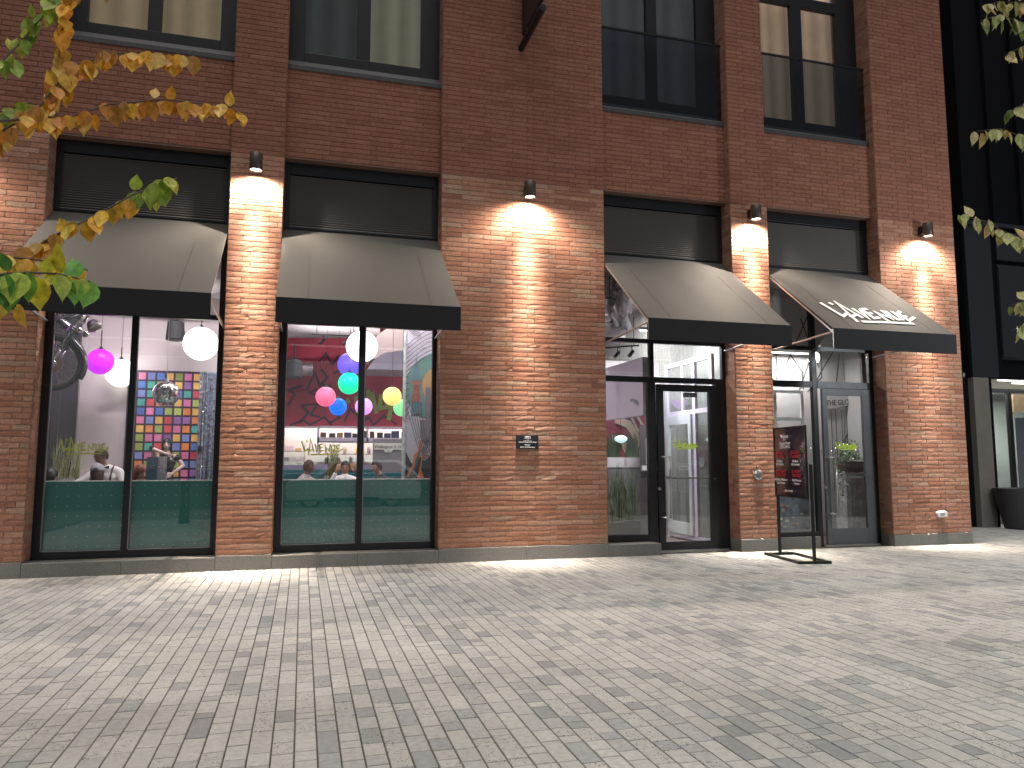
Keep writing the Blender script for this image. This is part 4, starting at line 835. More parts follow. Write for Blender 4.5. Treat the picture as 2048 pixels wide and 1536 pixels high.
# ------------------------------------------------------------------ figures
def hand(wrist, d, side, curl=.3):
    """palm and five separate fingers from the wrist along direction d"""
    w_ = Vector(wrist); d = Vector(d).normalized(); s = Vector(side); s = (s - d * s.dot(d)).normalized(); n = d.cross(s)
    palm = w_ + d * .05; out = [[(tuple(w_), .026), (tuple(palm), .03)]]
    for k, (o, L) in enumerate(((-.03, .062), (-.011, .075), (.010, .07), (.029, .055))):
        b = palm + d * .03 + s * o; out.append([(tuple(palm), .03), (tuple(b), .012), (tuple(b + d * L * .5 - n * curl * L * .25), .0095), (tuple(b + d * L - n * curl * L), .0075)])
    b = w_ + d * .03 - s * .035; out.append([(tuple(palm), .03), (tuple(b), .014), (tuple(b + d * .03 - s * .02), .010), (tuple(b + d * .055 - s * .022), .008)])
    return out
def mirror(p): return (-p[0], p[1], p[2])
def head_mesh(m, c, rot, k=1.0):
    """cranium, brow, nose, lips, cheeks, jaw and ears as one closed shape facing -Y"""
    nu, nv = 32, 24; vs = []
    for i in range(nv + 1):
        t = math.pi * i / nv; z = math.cos(t); rr = math.sin(t)
        for j in range(nu):
            a = 2 * math.pi * j / nu; x = rr * math.sin(a); y = -rr * math.cos(a); f = max(0, -y)
            X, Y, Z = x * .076, y * .096, z * .118
            if z < 0: X *= 1 - .30 * (-z) ** 1.2; Y *= 1 - (.10 if y < 0 else .42) * (-z)
            if y > 0 and z > -.2: Y *= 1.06
            nose = math.exp(-((x / .17) ** 2)) * math.exp(-(((z + .20) / .16) ** 2)) * f
            Y -= .030 * nose
            Y += .012 * math.exp(-(((abs(x) - .40) / .16) ** 2)) * math.exp(-(((z - .04) / .11) ** 2)) * f
            Y -= .006 * math.exp(-(((z - .22) / .10) ** 2)) * f
            Y -= .007 * math.exp(-((x / .3) ** 2)) * math.exp(-(((z + .50) / .07) ** 2)) * f
            Y -= .010 * math.exp(-((x / .3) ** 2)) * math.exp(-(((z + .85) / .12) ** 2)) * f
            vs.append(c + rot @ (Vector((X, Y, Z)) * k))
    fs = [(i * nu + j, (i + 1) * nu + j, (i + 1) * nu + (j + 1) % nu, i * nu + (j + 1) % nu) for i in range(nv) for j in range(nu)]
    m.add(vs, fs)
    for sg in (-1, 1): m.ball(c + rot @ (Vector((sg * .078, .012, -.012)) * k), .026 * k, 10, 8, sc=(.45, .7, 1.15))
def hair_mesh(c, rot, kind, seed, k=1.0):
    q = random.Random(seed); nu, nv = 40, 14; vs = []; m = MB()
    for i in range(nv + 1):
        for j in range(nu):
            a = 2 * math.pi * j / nu; fr = math.cos(a)         # 1 = front
            if kind == 'short': lim = .050 if fr > .62 else (.05 - (.62 - fr) * .16 if fr > .25 else (-.012 if fr > -.2 else -.065))
            elif kind == 'bob': lim = .022 if fr > .60 else (-.10 if fr > .4 else -.165)
            else: lim = .048 if fr > .62 else -.36
            t = i / nv; z = .132 + (lim - .132) * (1 - (1 - t) ** 1.6 if False else t ** .8)
            zc = max(-.02, z); rr = math.sqrt(max(0.0004, 1 - min(1, (zc / .1335)) ** 2)); wv = 1 + .025 * math.sin(j * 2.9 + seed) + q.uniform(-.012, .012)
            if z < -.02 and kind == 'short': rr *= 1 - (-z - .02) * 4
            tap = 1 if z > -.1 else 1 + (.1 + z) * .5
            vs.append(c + rot @ (Vector((math.sin(a) * .089 * rr * wv * tap, (-fr * .106 + .008) * rr * wv * tap + (.008 if z < 0 and kind != 'short' else 0), z)) * k))
    m.add(vs, [(i * nu + j, (i + 1) * nu + j, (i + 1) * nu + (j + 1) % nu, i * nu + (j + 1) % nu) for i in range(nv) for j in range(nu)] + [tuple(range(nu))])
    return m
def fused(name, chains, extra, material, parent, voxel):
    """tapered limbs, rounded joints and the head fused into one continuous surface"""
    m = MB()
    for ch in chains:
        P = [Vector(p) for p, _ in ch]; Rr = [(q if not isinstance(q, tuple) else q[0]) for _, q in ch]
        for k in range(len(P) - 1):
            if (P[k + 1] - P[k]).length > 1e-4: m.tube([P[k], P[k + 1]], [Rr[k], Rr[k + 1]], 14)
        for p, q in zip(P, Rr): m.ball(p, q * .995, 14, 9)
    if extra is not None: m.add(extra.v, extra.f)
    o = m.build(name, material, None); o.parent = parent
    rm = o.modifiers.new('remesh', 'REMESH'); rm.mode = 'VOXEL'; rm.voxel_size = voxel; rm.use_smooth_shade = True
    sm = o.modifiers.new('smooth', 'SMOOTH'); sm.factor = .5; sm.iterations = 5 if voxel > .01 else 3
    return o
def person(lb, hpos, rz, shirt, skinm, hairc, arms, off=(0, 0), hyaw=0, hpitch=0, hair='short', stand=False, grp='diners and staff seen through the windows', bare=False, name='person', cat='person', hs=1.0, seed=1):
    """hpos = world position of the head's centre; arms = [(elbow, wrist) left, right] relative to the head centre; off = how far the head leans off the shoulders"""
    HC = 1.22 + (.40 if stand else 0); hx, hy = off; C = Vector((hx, hy, HC))
    r = empty(name, (0, 0, 0), lb, cat, grp); rot = Matrix.Rotation(hyaw, 3, 'Z') @ Matrix.Rotation(hpitch, 3, 'X')
    z0 = HC; P = (0, .05, z0 - .66); Bl = (0, .03, z0 - .46); Ch = (0, .01, z0 - .30); Up = (0, .005, z0 - .225); Nk = (hx * .35, .005 + hy * .3, z0 - .155); N2 = (hx * .8, .015 + hy * .85, z0 - .075)
    ch = [[(P, .115), (Bl, .10), (Ch, .105), (Up, .075), (Nk, .053), (N2, .05)]]; cloth = [[(P, .14), (Bl, .122), (Ch, .127), (Up, .095), (tuple(Vector(Up).lerp(Vector(Nk), .6)), .066)]]
    for sg in (-1, 1):
        q1 = (sg * .06, .01, z0 - .33); ch.append([(Bl, .09), (q1, .095), (Up, .07)]); cloth.append([(Bl, .115), (q1, .118), (Up, .09)])
    for sgn, arm in zip((1, -1), arms):
        tr = (sgn * .10, .01, z0 - .215); sh = (sgn * .175, .01, z0 - .245); el = tuple(Vector(arm[0]) + Vector((0, 0, z0))); wr = tuple(Vector(arm[1]) + Vector((0, 0, z0)))
        ch.append([(Up, .085), (tr, .055), (sh, .052), (el, .038), (wr, .025)]); ch += hand(wr, Vector(wr) - Vector(el), (sgn, .3, 0), .4)
        cl = [(Up, .115), (tr, .075), (sh, .072), (el, .053)]
        if bare: cl = [(Up, .115), (tr, .06)]
        else: cl.append((tuple(Vector(el).lerp(Vector(wr), .85)), .038))
        cloth.append(cl)
        if stand: lg = [(P, .12), ((sgn * .1, .04, .80), .085), ((sgn * .11, .02, .46), .052), ((sgn * .11, .05, .08), .038), ((sgn * .12, -.12, .035), .033)]
        else: lg = [(P, .12), ((sgn * .11, -.1, .54), .08), ((sgn * .13, -.42, .54), .055), ((sgn * .13, -.40, .10), .038), ((sgn * .13, -.52, .04), .03)]
        ch.append(lg); cloth.append([(lg[0][0], .15)] + [(p, q + .014) for p, q in (lg[1:2] if bare else (lg[2:4] if stand else lg[1:4]))])
    hm_ = MB(); head_mesh(hm_, C, rot)
    fused('body', ch, hm_, skinm, r, .0075); fused('clothing', cloth, None, shirt, r, .013)
    m = MB()
    for sg in (-1, 1): m.ball(C + rot @ Vector((sg * .031, -.079, .004)), .011, 10, 7, sc=(1.1, .6, .7))
    m.build('eye', 'black', r)
    m = MB(); m.ball(C + rot @ Vector((0, -.0935, -.060)), .022, 12, 6, sc=(1, .35, .32)); m.build('mouth', M.setdefault('lip', mat('lip', (.40, .12, .11), rough=.5)), r, smooth=True)
    m = MB()
    for sg in (-1, 1): m.obox(C + rot @ Vector((sg * .032, -.0885, .026)), rot @ Vector((.017, .002 * sg, 0)), rot @ Vector((0, .004, 0)), rot @ Vector((0, 0, .0035)))
    m.build('eyebrow', hairc, r)
    if hair: hair_mesh(C, rot, hair, seed, 1.0).build('hair', hairc, r, smooth=True)
    r.rotation_euler = (0, 0, rz); r.scale = (hs, hs, hs); cz, sz = math.cos(rz), math.sin(rz)
    r.location = Vector(hpos) - Vector((hx * cz - hy * sz, hx * sz + hy * cz, HC)) * hs
    r['_hc'] = HC; return r
def hm(n, c): return mat('hair_' + n, c, rough=.45, nz=(60, .4))
H_bl = hm('black', (.012, .010, .012)); H_br = hm('brown', (.07, .03, .018)); H_rd = hm('auburn', (.17, .035, .02)); H_gy = hm('dark_grey', (.05, .04, .04))
SK1 = mat('skin_tan', (.42, .21, .15), rough=.55); SK2 = mat('skin_light', (.62, .38, .31), rough=.55); SK3 = mat('skin_brown', (.26, .13, .09), rough=.55)
shW = mat('shirt_white', (.74, .70, .70), rough=.8, nz=(20, .06)); shG = mat('hoodie_grey_beige', (.45, .39, .39), rough=.9); shD = mat('sweater_dark_grey', (.06, .062, .07), rough=.9); shB = mat('top_black', (.02, .02, .025), rough=.8); shR = mat('top_rust', (.2, .06, .04), rough=.9)
dn = [((.25, -.10, -.50), (.16, -.36, -.54)), ((-.25, -.10, -.50), (-.16, -.36, -.54))]
wt = person('waiter in white shirt, black bow tie and dark suspenders leaning over the table', (-3.02, 12.98, 1.575), R(-6), shW, SK1, H_bl, [((.27, -.04, -.48), (.22, -.30, -.56)), ((-.30, -.16, -.37), (-.44, -.32, -.47))], off=(-.07, -.08), hyaw=R(-38), hpitch=R(18), stand=True, seed=3)
m = MB(); zz = 1.62 - .165; y_ = -.105
m.add([(-.065, y_, zz + .026), (0, y_ - .012, zz + .007), (.065, y_, zz + .026), (.065, y_, zz - .026), (0, y_ - .012, zz - .007), (-.065, y_, zz - .026)], [(0, 1, 4, 5), (1, 2, 3, 4)]); o = m.build('bow_tie', 'black', None); o.parent = wt
m = MB()
for sg in (-1, 1): m.tube([(sg * .10, .0, zz + .02), (sg * .105, -.085, zz - .03), (sg * .105, -.145, zz - .14), (sg * .095, -.135, zz - .28), (sg * .09, -.15, zz - .45)], .013, 6)
o = m.build('suspenders', mat('suspender', (.05, .015, .015), rough=.6), None); o.parent = wt
cg = person('guest seen from behind with long brown hair under a grey cap', (-2.92, 12.4, 1.335), R(180), shB, SK1, H_br, dn, hair='long', seed=2)
m = MB(); q = 24; pr = []
for i_ in range(9):
    t = i_ / 8 * math.pi / 2; pr.append((max(.0005, .098 * math.sin(t)), .035 + .105 * math.cos(t)))
vs = [Vector((rr * math.sin(a), -rr * 1.12 * math.cos(a) + .006, 1.22 + zz_)) for rr, zz_ in pr for a in [2 * math.pi * k / q for k in range(q)]]
m.add(vs, [(i_ * q + k, (i_ + 1) * q + k, (i_ + 1) * q + (k + 1) % q, i_ * q + (k + 1) % q) for i_ in range(8) for k in range(q)]); m.ball((0, 0, 1.362), .009, 8, 5)
capm = mat('cap_grey', (.30, .28, .32), rough=.85); o = m.build('cap', capm, None, smooth=True); o.parent = cg
m = MB(); m.prism([(-.07, -.09, 1.262), (.07, -.09, 1.262), (.055, -.175, 1.245), (-.055, -.175, 1.245)], (0, 0, .006)); o2 = m.build('cap_brim', capm, None); o2.parent = cg
m = MB(); m.prism([(.036 * math.cos(t), .119 - .012 * math.sin(t), 1.262 + .03 * math.sin(t)) for t in [k * math.pi / 8 for k in range(9)]], (0, .003, 0)); o2 = m.build('cap_opening', 'black', None); o2.parent = cg
person('guest with short black hair at the far left corner of the motorbike window', (-3.50, 12.3, 1.285), R(160), shB, SK2, H_bl, dn, seed=5)
person('guest with auburn hair half hidden behind the blue menu', (-2.36, 12.5, 1.335), R(50), shR, SK2, H_rd, dn, hair='bob', hpitch=R(20), seed=6)
person('diner in a pale hoodie facing right with one fist raised', (.118, 14.2, 1.40), R(66), shG, SK3, H_br, [((.22, -.28, -.36), (.10, -.36, -.13)), ((-.25, -.12, -.48), (-.10, -.38, -.52))], off=(0, -.06), seed=7)
person('small red-haired diner in the far booth left of centre', (.6, 16.4, 1.36), R(-10), shB, SK2, H_rd, dn, hair='bob', seed=8)
person('smiling diner in a white open-collar shirt facing the window', (.784, 14.6, 1.385), R(6), shW, SK1, H_bl, [((.27, -.12, -.48), (.12, -.36, -.54)), ((-.30, -.14, -.34), (-.20, -.20, -.08))], hyaw=R(-12), hpitch=R(6), seed=9)
person('diner with pale pink top beside the white-shirted man', (1.0, 15.45, 1.36), R(-25), mat('top_pink', (.6, .3, .3), rough=.9), SK2, hm('blond', (.4, .25, .14)), dn, hair='bob', seed=10)
person('diner in a dark grey sweater facing left, right of the mullion', (1.313, 14.0, 1.40), R(-62), shD, SK2, H_gy, dn, off=(0, -.09), hpitch=R(8), seed=11)
person('diner with grey hair in the far booth at the right', (2.01, 16.4, 1.35), R(160), shD, SK2, hm('ash', (.18, .16, .18)), dn, seed=12)
mk = mat('mannequin_skin', (.66, .46, .42), rough=.4)
mn = person('pale mannequin with black bob hair and black bodysuit, one elbow raised', (-2.15, 13.4, 1.775), R(4), mat('bodysuit_black', (.02, .015, .02), rough=.25, coat=.6, nz=(30, .5)), mk, hm('wig_black', (.012, .008, .014)),
            [((.30, .0, -.40), (.13, -.15, -.54)), ((-.24, -.13, -.08), (-.01, -.20, -.17))], hair='bob', stand=True, bare=True, name='mannequin', cat='mannequin', hs=.86, seed=4)
del mn['group']
m = MB(); m.ball((.195, .01, 1.62 - .25), .078, 16, 10, sc=(1.0, .9, .8)); m.ball((-.25, -.13, 1.62 - .07), .05, 14, 9, sc=(.9, .9, 1.1)); o = m.build('shoulder_pad', 'black', None, smooth=True); o.parent = mn
for o in S.objects:
    if '_hc' in o: del o['_hc']
# menus
r = empty('menu_card', (-2.12, 12.1, 1.2), 'tall slate-blue menu standing upright in front of the mannequin', 'menu')
B('cover', mat('menu_blue', (.085, .13, .20), rough=.6), r, (-2.205, -2.055, 12.09, 12.105, 1.2, 1.563)); 
for k, (sz, z) in enumerate(((.026, 1.43), (.022, 1.40))): text('lettering', ('DRINK', 'MENU')[k], sz, 'alu', r, (-2.13, 12.088, z), U, Z_, N_)
r = empty('menu_sheet', (-2.0, 12.1, 1.2), 'pink-white printed menu sheet beside the slate-blue menu', 'menu')
B('sheet', mat('menu_paper', (.68, .56, .60), rough=.7), r, (-2.05, -1.935, 12.11, 12.116, 1.2, 1.57)); m = MB(); q = random.Random(3)
for c_ in range(4):
    for k in range(13):
        if q.random() < .85: m.box(-2.042 + c_ * .027, -2.042 + c_ * .027 + q.uniform(.010, .021), 12.1085, 12.1097, 1.545 - k * .0262, 1.553 - k * .0262)
m.build('print', mat('print_mauve', (.28, .17, .24), rough=.7), r)
r = empty('dining_table', (-2.5, 12.55, .03), 'dark dining table behind the teal banquette', 'table')
B('table_top', 'darkp', r, (-3.3, -1.6, 12.5, 12.95, .76, .79), bevel=.004); m = MB()
for x in (-3.1, -1.8): m.tube([(x, 12.7, .03), (x, 12.7, .76)], .03, 10)
m.build('leg', 'blackm', r)

# ------------------------------------------------------------------ motorbike hanging nose down
HB = Vector((-3.545, 12.22, 2.92)); ca, sa = math.cos(R(-51)), math.sin(R(-51))
def q3(x, z, y=0): return Vector((HB.x + x * ca - z * sa, HB.y + y, HB.z + x * sa + z * ca))
r = empty('motorbike', tuple(HB), 'black motorbike hung nose down behind the leftmost window', 'motorbike')
M['rubber'] = mat('tyre_rubber', (.03, .026, .03), rough=.6, bump=(60, .004)); M['gunm'] = mat('engine_metal', (.11, .10, .12), rough=.35, metal=.8, nz=(20, .4))
def wheel(c, R0):
    m = MB(); m.lathe([(R0 - .075, -.03), (R0 - .05, -.047), (R0 - .02, -.05), (R0 - .003, -.03), (R0, 0), (R0 - .003, .03), (R0 - .02, .05), (R0 - .05, .047), (R0 - .075, .03), (R0 - .085, 0), (R0 - .075, -.03)], c, 48, 'Y')
    w_ = m.build('wheel', 'rubber', r, smooth=True)
    m = MB(); m.lathe([(R0 - .09, -.025), (R0 - .07, -.032), (R0 - .07, .032), (R0 - .09, .025), (R0 - .1, 0), (R0 - .09, -.025)], c, 40, 'Y'); m.lathe([(0, -.06), (.05, -.06), (.06, -.03), (.06, .03), (.05, .06), (0, .06)], c, 18, 'Y'); m.build('rim', 'chrome', w_, smooth=True)
    m = MB()
    for k in range(28):
        a = k * 2 * math.pi / 28; b = a + (.35 if k % 2 else -.35); s = .025 if k % 2 else -.025
        m.tube([(c[0] + .055 * math.cos(a), c[1] + s, c[2] + .055 * math.sin(a)), (c[0] + (R0 - .09) * math.cos(b), c[1], c[2] + (R0 - .09) * math.sin(b))], .0028, 4)
    m.build('spoke', 'steel', w_, kind='stuff')
    return w_
w_ = wheel(tuple(HB), .405); wheel(tuple(q3(-1.42, 0)), .38)
m = MB(); m.lathe([(.07, -.082), (.155, -.082), (.155, -.076), (.07, -.076), (.07, -.082)], tuple(HB), 30, 'Y'); m.build('brake_disc', 'steel', w_)
for s in (-.1, .1):
    m = MB(); m.tube([q3(0, 0, s), q3(-.10, .24, s)], .026, 10); m.tube([q3(-.24, .56, s), q3(-.33, .80, s)], .022, 10); m.build('fork', 'chrome', r, smooth=True)
    m = MB(); pp, rr = [], []
    for k in range(27): t = k / 26; pp.append(q3(-.10 - .14 * t, .24 + .32 * t, s)); rr.append(.046 if k % 2 else .036)
    m.tube(pp, rr, 12); m.build('fork_gaiter', 'black', r)
m = MB(); fp = []
for k in range(11):
    a = R(20 + 13 * k); 
    for yy, rad in ((-.075, .43), (-.05, .455), (0, .465), (.05, .455), (.075, .43)): fp.append(q3(rad * math.cos(a), rad * math.sin(a), yy))
m.add(fp, [(i * 5 + j, i * 5 + j + 1, (i + 1) * 5 + j + 1, (i + 1) * 5 + j) for i in range(10) for j in range(4)]); o = m.build('fender', mat('fender_black', (.035, .03, .038), rough=.2, coat=.8), r, smooth=True)
sd = o.modifiers.new('s', 'SOLIDIFY'); sd.thickness = .006
hc = q3(-.10, .76); fwd = (q3(1, 0) - q3(0, 0)).normalized(); fwd = (fwd + Vector((0, -.35, -.1))).normalized(); u1 = fwd.orthogonal().normalized(); u2 = fwd.cross(u1)
m = MB(); prof = [(.03, -.13), (.075, -.10), (.10, -.03), (.108, .0)]; vs = [hc + fwd * z + (u1 * math.cos(2 * math.pi * k / 24) + u2 * math.sin(2 * math.pi * k / 24)) * rad for rad, z in prof for k in range(24)]
m.add(vs, [(i * 24 + k, i * 24 + (k + 1) % 24, (i + 1) * 24 + (k + 1) % 24, (i + 1) * 24 + k) for i in range(3) for k in range(24)] + [tuple(range(23, -1, -1))]); hl = m.build('headlight', mat('headlight_shell', (.04, .025, .04), rough=.2, coat=.8), r, smooth=True)
m = MB(); vs = [hc + fwd * z + (u1 * math.cos(2 * math.pi * k / 24) + u2 * math.sin(2 * math.pi * k / 24)) * rad for rad, z in [(.108, 0), (.102, .012), (.07, .028), (.0001, .034)] for k in range(24)]
m.add(vs, [(i * 24 + k, i * 24 + (k + 1) % 24, (i + 1) * 24 + (k + 1) % 24, (i + 1) * 24 + k) for i in range(3) for k in range(24)]); m.build('headlight_glass', mat('headlight_glass', (.55, .53, .52), rough=.12, metal=.7, nz=(50, .4)), hl, smooth=True)
m = MB(); m.tube([q3(-.33, .80, -.1), q3(-.33, .80, .1)], .03, 8); m.tube([q3(-.28, .66, -.11), q3(-.28, .66, .11)], .026, 8); m.tube([q3(-.5, .95, -.36), q3(-.38, .93, -.2), q3(-.35, .86, 0), q3(-.38, .93, .2), q3(-.5, .95, .36)], .013, 8); m.build('handlebar', 'chrome', r, smooth=True)
m = MB(); 
for s in (-.16, .16): m.ball(q3(-.14, .58, s), .05, 12, 8, sc=(1, .7, 1))
m.build('turn_signal', 'chrome', r, smooth=True)
m = MB(); m.tube([q3(-.36, .74), q3(-.5, .3), q3(-.62, .02), q3(-.95, .02), q3(-1.1, .4), q3(-.8, .66), q3(-.36, .74)], .022, 8); m.tube([q3(-1.42, 0, .1), q3(-1.0, .1, .1)], .02, 8); m.tube([q3(-1.42, 0, -.1), q3(-1.0, .1, -.1)], .02, 8); m.build('bike_frame', 'blackm', r, smooth=True)
m = MB(); m.obox(q3(-.78, .16), (q3(.2, 0) - q3(0, 0)), (0, .15, 0), (q3(0, .13) - q3(0, 0)))
for k in range(9): m.lathe([(0, -.006), (.105 - .002 * k, -.006), (.105 - .002 * k, .006), (0, .006)], (0, 0, 0), 16) if False else m.obox(q3(-.60, .28 + k * .026), (q3(.10, .0) - q3(0, 0)), (0, .11, 0), (q3(0, .007) - q3(0, 0)))
m.obox(q3(-.60, .39), (q3(.06, 0) - q3(0, 0)), (0, .08, 0), (q3(0, .13) - q3(0, 0))); m.tube([q3(-.52, .42, -.12), q3(-.38, .2, -.14), q3(-.55, -.08, -.16), q3(-1.5, -.05, -.18)], .024, 10); m.tube([q3(-.45, .45, .0), q3(-.30, .48, .0)], .06, 10); m.build('engine', 'gunm', r, bevel=.004)
m = MB(); m.ball(q3(-.66, .72), .24, 20, 12, sc=(1.0, .55, .9)); m.build('fuel_tank', mat('tank_black', (.03, .02, .03), rough=.15, coat=1), r, smooth=True)
m = MB(); m.obox(q3(-1.14, .68), (q3(.28, .02) - q3(0, 0)), (0, .12, 0), (q3(0, .05) - q3(0, 0))); m.build('seat', 'black', r, bevel=.03)
m = MB(); m.tube([q3(-.66, .95), (q3(-.66, .95).x, HB.y, IZ)], .008, 6); m.tube([q3(-1.3, .3), (q3(-1.3, .3).x, HB.y, IZ)], .008, 6); m.build('hanging_cable', 'steel', r)

# ------------------------------------------------------------------ menu stand on the pavement
P0, P1 = Vector((7.47, 10.70, 0)), Vector((7.295, 9.62, 0)); dx = (P1 - P0).normalized(); nx = Vector((dx.y, -dx.x, 0))
if nx.x > 0: nx = -nx
r = empty('menu_stand', tuple((P0 + P1) / 2), 'freestanding black poster stand with red and white specials on the pavement before the grey door', 'sign stand')
m = MB(); UZ = Vector((0, 0, 1)); h = .235
for c, a, b in ((P0, nx * h, dx * .022), (P1, nx * h, dx * .022), ((P0 + P1) / 2 + nx * h, dx * ((P1 - P0).length / 2 + .022), nx * .022), ((P0 + P1) / 2 - nx * h, dx * ((P1 - P0).length / 2 + .022), nx * .022)):
    m.obox(c + UZ * .022, a, b, UZ * .02)
m.build('base', 'blackm', r, bevel=.003)
for P, hh in ((P0, 1.52), (P1, 1.46)):
    m = MB(); m.obox(P + UZ * (hh / 2), dx * .02, nx * .02, UZ * hh / 2); m.build('post', 'blackm', r, bevel=.003)
m = MB(); m.obox(P1 + UZ * .052 + nx * .235, dx * .035, nx * .03, UZ * .008); m.obox(P1 + UZ * 1.465, dx * .022, nx * .022, UZ * .008); m.build('clip', 'alu', r)
A, Bq = P0 + dx * .012 + nx * .034, P1 - dx * .06 + nx * .034; zb, zt_ = .955, 2.03; Lw = (Bq - A).length
sp = lambda u, v, o=0: A + dx * (u * Lw) + UZ * (zb + (zt_ - zb) * v) + nx * o
m = MB(); n_ = 14; g = []
for j in range(n_ + 1):
    for i in range(n_ + 1):
        u, v = i / n_, j / n_; bulge = .028 * (math.sin(math.pi * u) ** .6) * math.sin(math.pi * min(1, v * 1.0)) + .007 * math.sin(5 * u + 7 * v) * math.sin(math.pi * u) + (.018 * max(0, v - .85) * math.sin(9 * u))
        g.append(sp(u, v, bulge))
m.add(g, [(j * (n_ + 1) + i, j * (n_ + 1) + i + 1, (j + 1) * (n_ + 1) + i + 1, (j + 1) * (n_ + 1) + i) for j in range(n_) for i in range(n_)])
pn = m.build('poster', mat('poster_film', (.030, .024, .032), rough=.14, coat=.5, nz=(3, .3)), r, smooth=True)
m = MB()
for a, b in (((-.02, -.012), (1.02, .012)), ((-.02, .99), (1.02, 1.012)), ((-.02, 0), (.012, 1)), ((.988, 0), (1.02, 1))):
    m.prism([sp(a[0], a[1], -.012), sp(b[0], a[1], -.012), sp(b[0], b[1], -.012), sp(a[0], b[1], -.012)], nx * .022)
m.build('poster_frame', 'blackm', r)
M['redprint'] = mat('print_red', (.40, .02, .045), rough=.35); M['whprint'] = mat('print_white', (.72, .66, .68), rough=.35)
UX = dx; NN = nx
def tx(s, u, v, sz, c, b=.001, sxx=1.15): return text('lettering', s, sz, c, pn, sp(u, v, .040), UX, (0, 0, 1), NN, bold=b, sx=sxx)
tx('Velvet', .42, .845, .085, 'whprint'); tx('BAR', .42, .815, .035, 'whprint'); tx('Happy Hour', .42, .755, .062, 'whprint'); tx('SPECIALS', .42, .70, .07, 'whprint')
for (u, v, t1, t2, l1, l2) in ((.24, .57, 'MONDAY', 'Monday', '$5 Slider', '$8 Cocktails'), (.74, .57, 'TUESDAY', 'Tuesday', '$5 Beer', '$8 Cocktails'), (.26, .30, 'SATURDAY', 'Saturday', '$10 Red, White or', 'Rose Sangria'), (.76, .30, 'SUNDAY', 'Sunday', '$10 Mimosa', 'Caesars')):
    tx(t1, u, v + .045, .062, 'redprint', .0015); tx(t2, u, v - .01, .085, 'redprint', .0015); tx(l1, u, v - .075, .05, 'whprint'); tx(l2, u, v - .12, .045, 'whprint')
tx('Dine in only', .5, .07, .045, 'whprint')

# ------------------------------------------------------------------ dark office block on the right
M['offd'] = mat('office_dark_panel', (.0052, .0058, .008), rough=.8, spec=.08); M['offb'] = mat('office_blue_panel', (.015, .018, .026), rough=.35)
r = empty('office_building', (16, 13.9, 0), 'near-black metal clad office building beyond the brick corner, lit entrance at its foot', 'building')
m = MB(); m.box(11.95, 14.95, 14.05, 14.2, 0, 30); m.box(14.951, 15.6, 14.002, 14.2, 3.6, 30); m.box(14.95, 30, 13.86, 14.0, 3.45, 30)
for k in range(10): m.box(14.95 + k * .9, 15.0 + k * .9, 13.75, 13.86, 7.2, 30)
m.build('facade', 'offd', r)
m = MB(); m.box(14.98, 15.75, 13.80, 13.858, 3.46, 7.1); m.box(15.9, 19, 13.80, 13.858, 3.9, 6.2); m.box(15.9, 16.4, 13.77, 13.80, 3.95, 6.15); m.box(14.9, 30, 13.74, 13.86, 7.1, 7.2); m.box(15.9, 22, 13.78, 13.858, 6.3, 7.0); m.build('spandrel_panel', 'offb', r, bevel=.01)
B('column', mat('column_bronze_grey', (.20, .19, .165), rough=.45, metal=.2, nz=(2, .1)), r, (14.97, 15.42, 13.80, 14.3, 0, 3.45), bevel=.004)
B('column_edge', 'offd', r, (15.42, 15.52, 13.82, 14.35, 0, 3.45), (14.72, 14.97, 13.95, 14.3, 0, 3.45))
B('soffit', mat('soffit_pale', (.5, .48, .44), rough=.6), r, (15.5, 24, 13.9, 16.5, 3.46, 3.56))
B('soffit_light', mat('soffit_lamp', (1, 1, 1), emis=((1, .97, .9), 4)), r, (16.15, 16.9, 14.15, 14.22, 3.44, 3.46), (17.1, 19.5, 14.6, 14.66, 3.44, 3.46))
area('soffit_lamp_light', (18.0, 14.9, 3.42), 4, .8, 75, (1, .96, .88), par=r)
g = B('entrance_frame', 'frame', r, (15.56, 15.64, 14.6, 14.68, 0, 3.45), (16.88, 17.0, 14.6, 14.68, .0, 3.2), (15.64, 24, 14.6, 14.68, 3.2, 3.3), (15.64, 16.88, 14.6, 14.68, .25, .33), (17.9, 17.98, 14.6, 14.68, 0, 3.2), (18.1, 18.16, 14.6, 14.68, 0, 3.2))
B('entrance_glass', 'glass', g, (15.64, 16.88, 14.63, 14.64, .33, 3.2), (17.0, 24, 14.63, 14.64, .05, 3.2))
B('entrance_plinth', 'granite', r, (15.56, 16.88, 14.55, 14.72, 0, .25))
B('lobby_back', mat('lobby_back', (.17, .185, .175), rough=.5, nz=(1, .2)), r, (15.5, 24, 17.5, 17.6, 0, 3.5), (15.5, 15.55, 14.7, 17.5, 0, 3.46)); B('lobby_floor', 'granite', r, (15.5, 24, 14.7, 17.5, -.005, .0))
B('wood_transom', mat('wood_pale', (.62, .47, .28), rough=.5, nz=(6, .15)), r, (17.0, 24, 14.56, 14.6, 2.72, 3.16)); B('door_leaf', mat('door_grey_blue', (.10, .115, .14), rough=.4), r, (17.05, 17.86, 14.58, 14.60, .05, 2.6), (18.2, 19.2, 14.58, 14.60, .05, 2.6), bevel=.006)
area('lobby_lamp', (18.5, 16, 3.3), 3, 1, 60, (.95, 1, .95), par=r)
r = empty('planter', (15.55, 13.3, 0), 'large round dark grey tapered planter at the right edge by the office entrance', 'planter')
m = MB(); m.lathe([(0, 0), (.36, 0), (.38, .02), (.56, .86), (.57, .90), (.53, .90), (.52, .84), (.0, .80)], (15.60, 13.3, 0), 36); m.build('pot', mat('planter_grey', (.045, .045, .048), rough=.55), r, smooth=False)
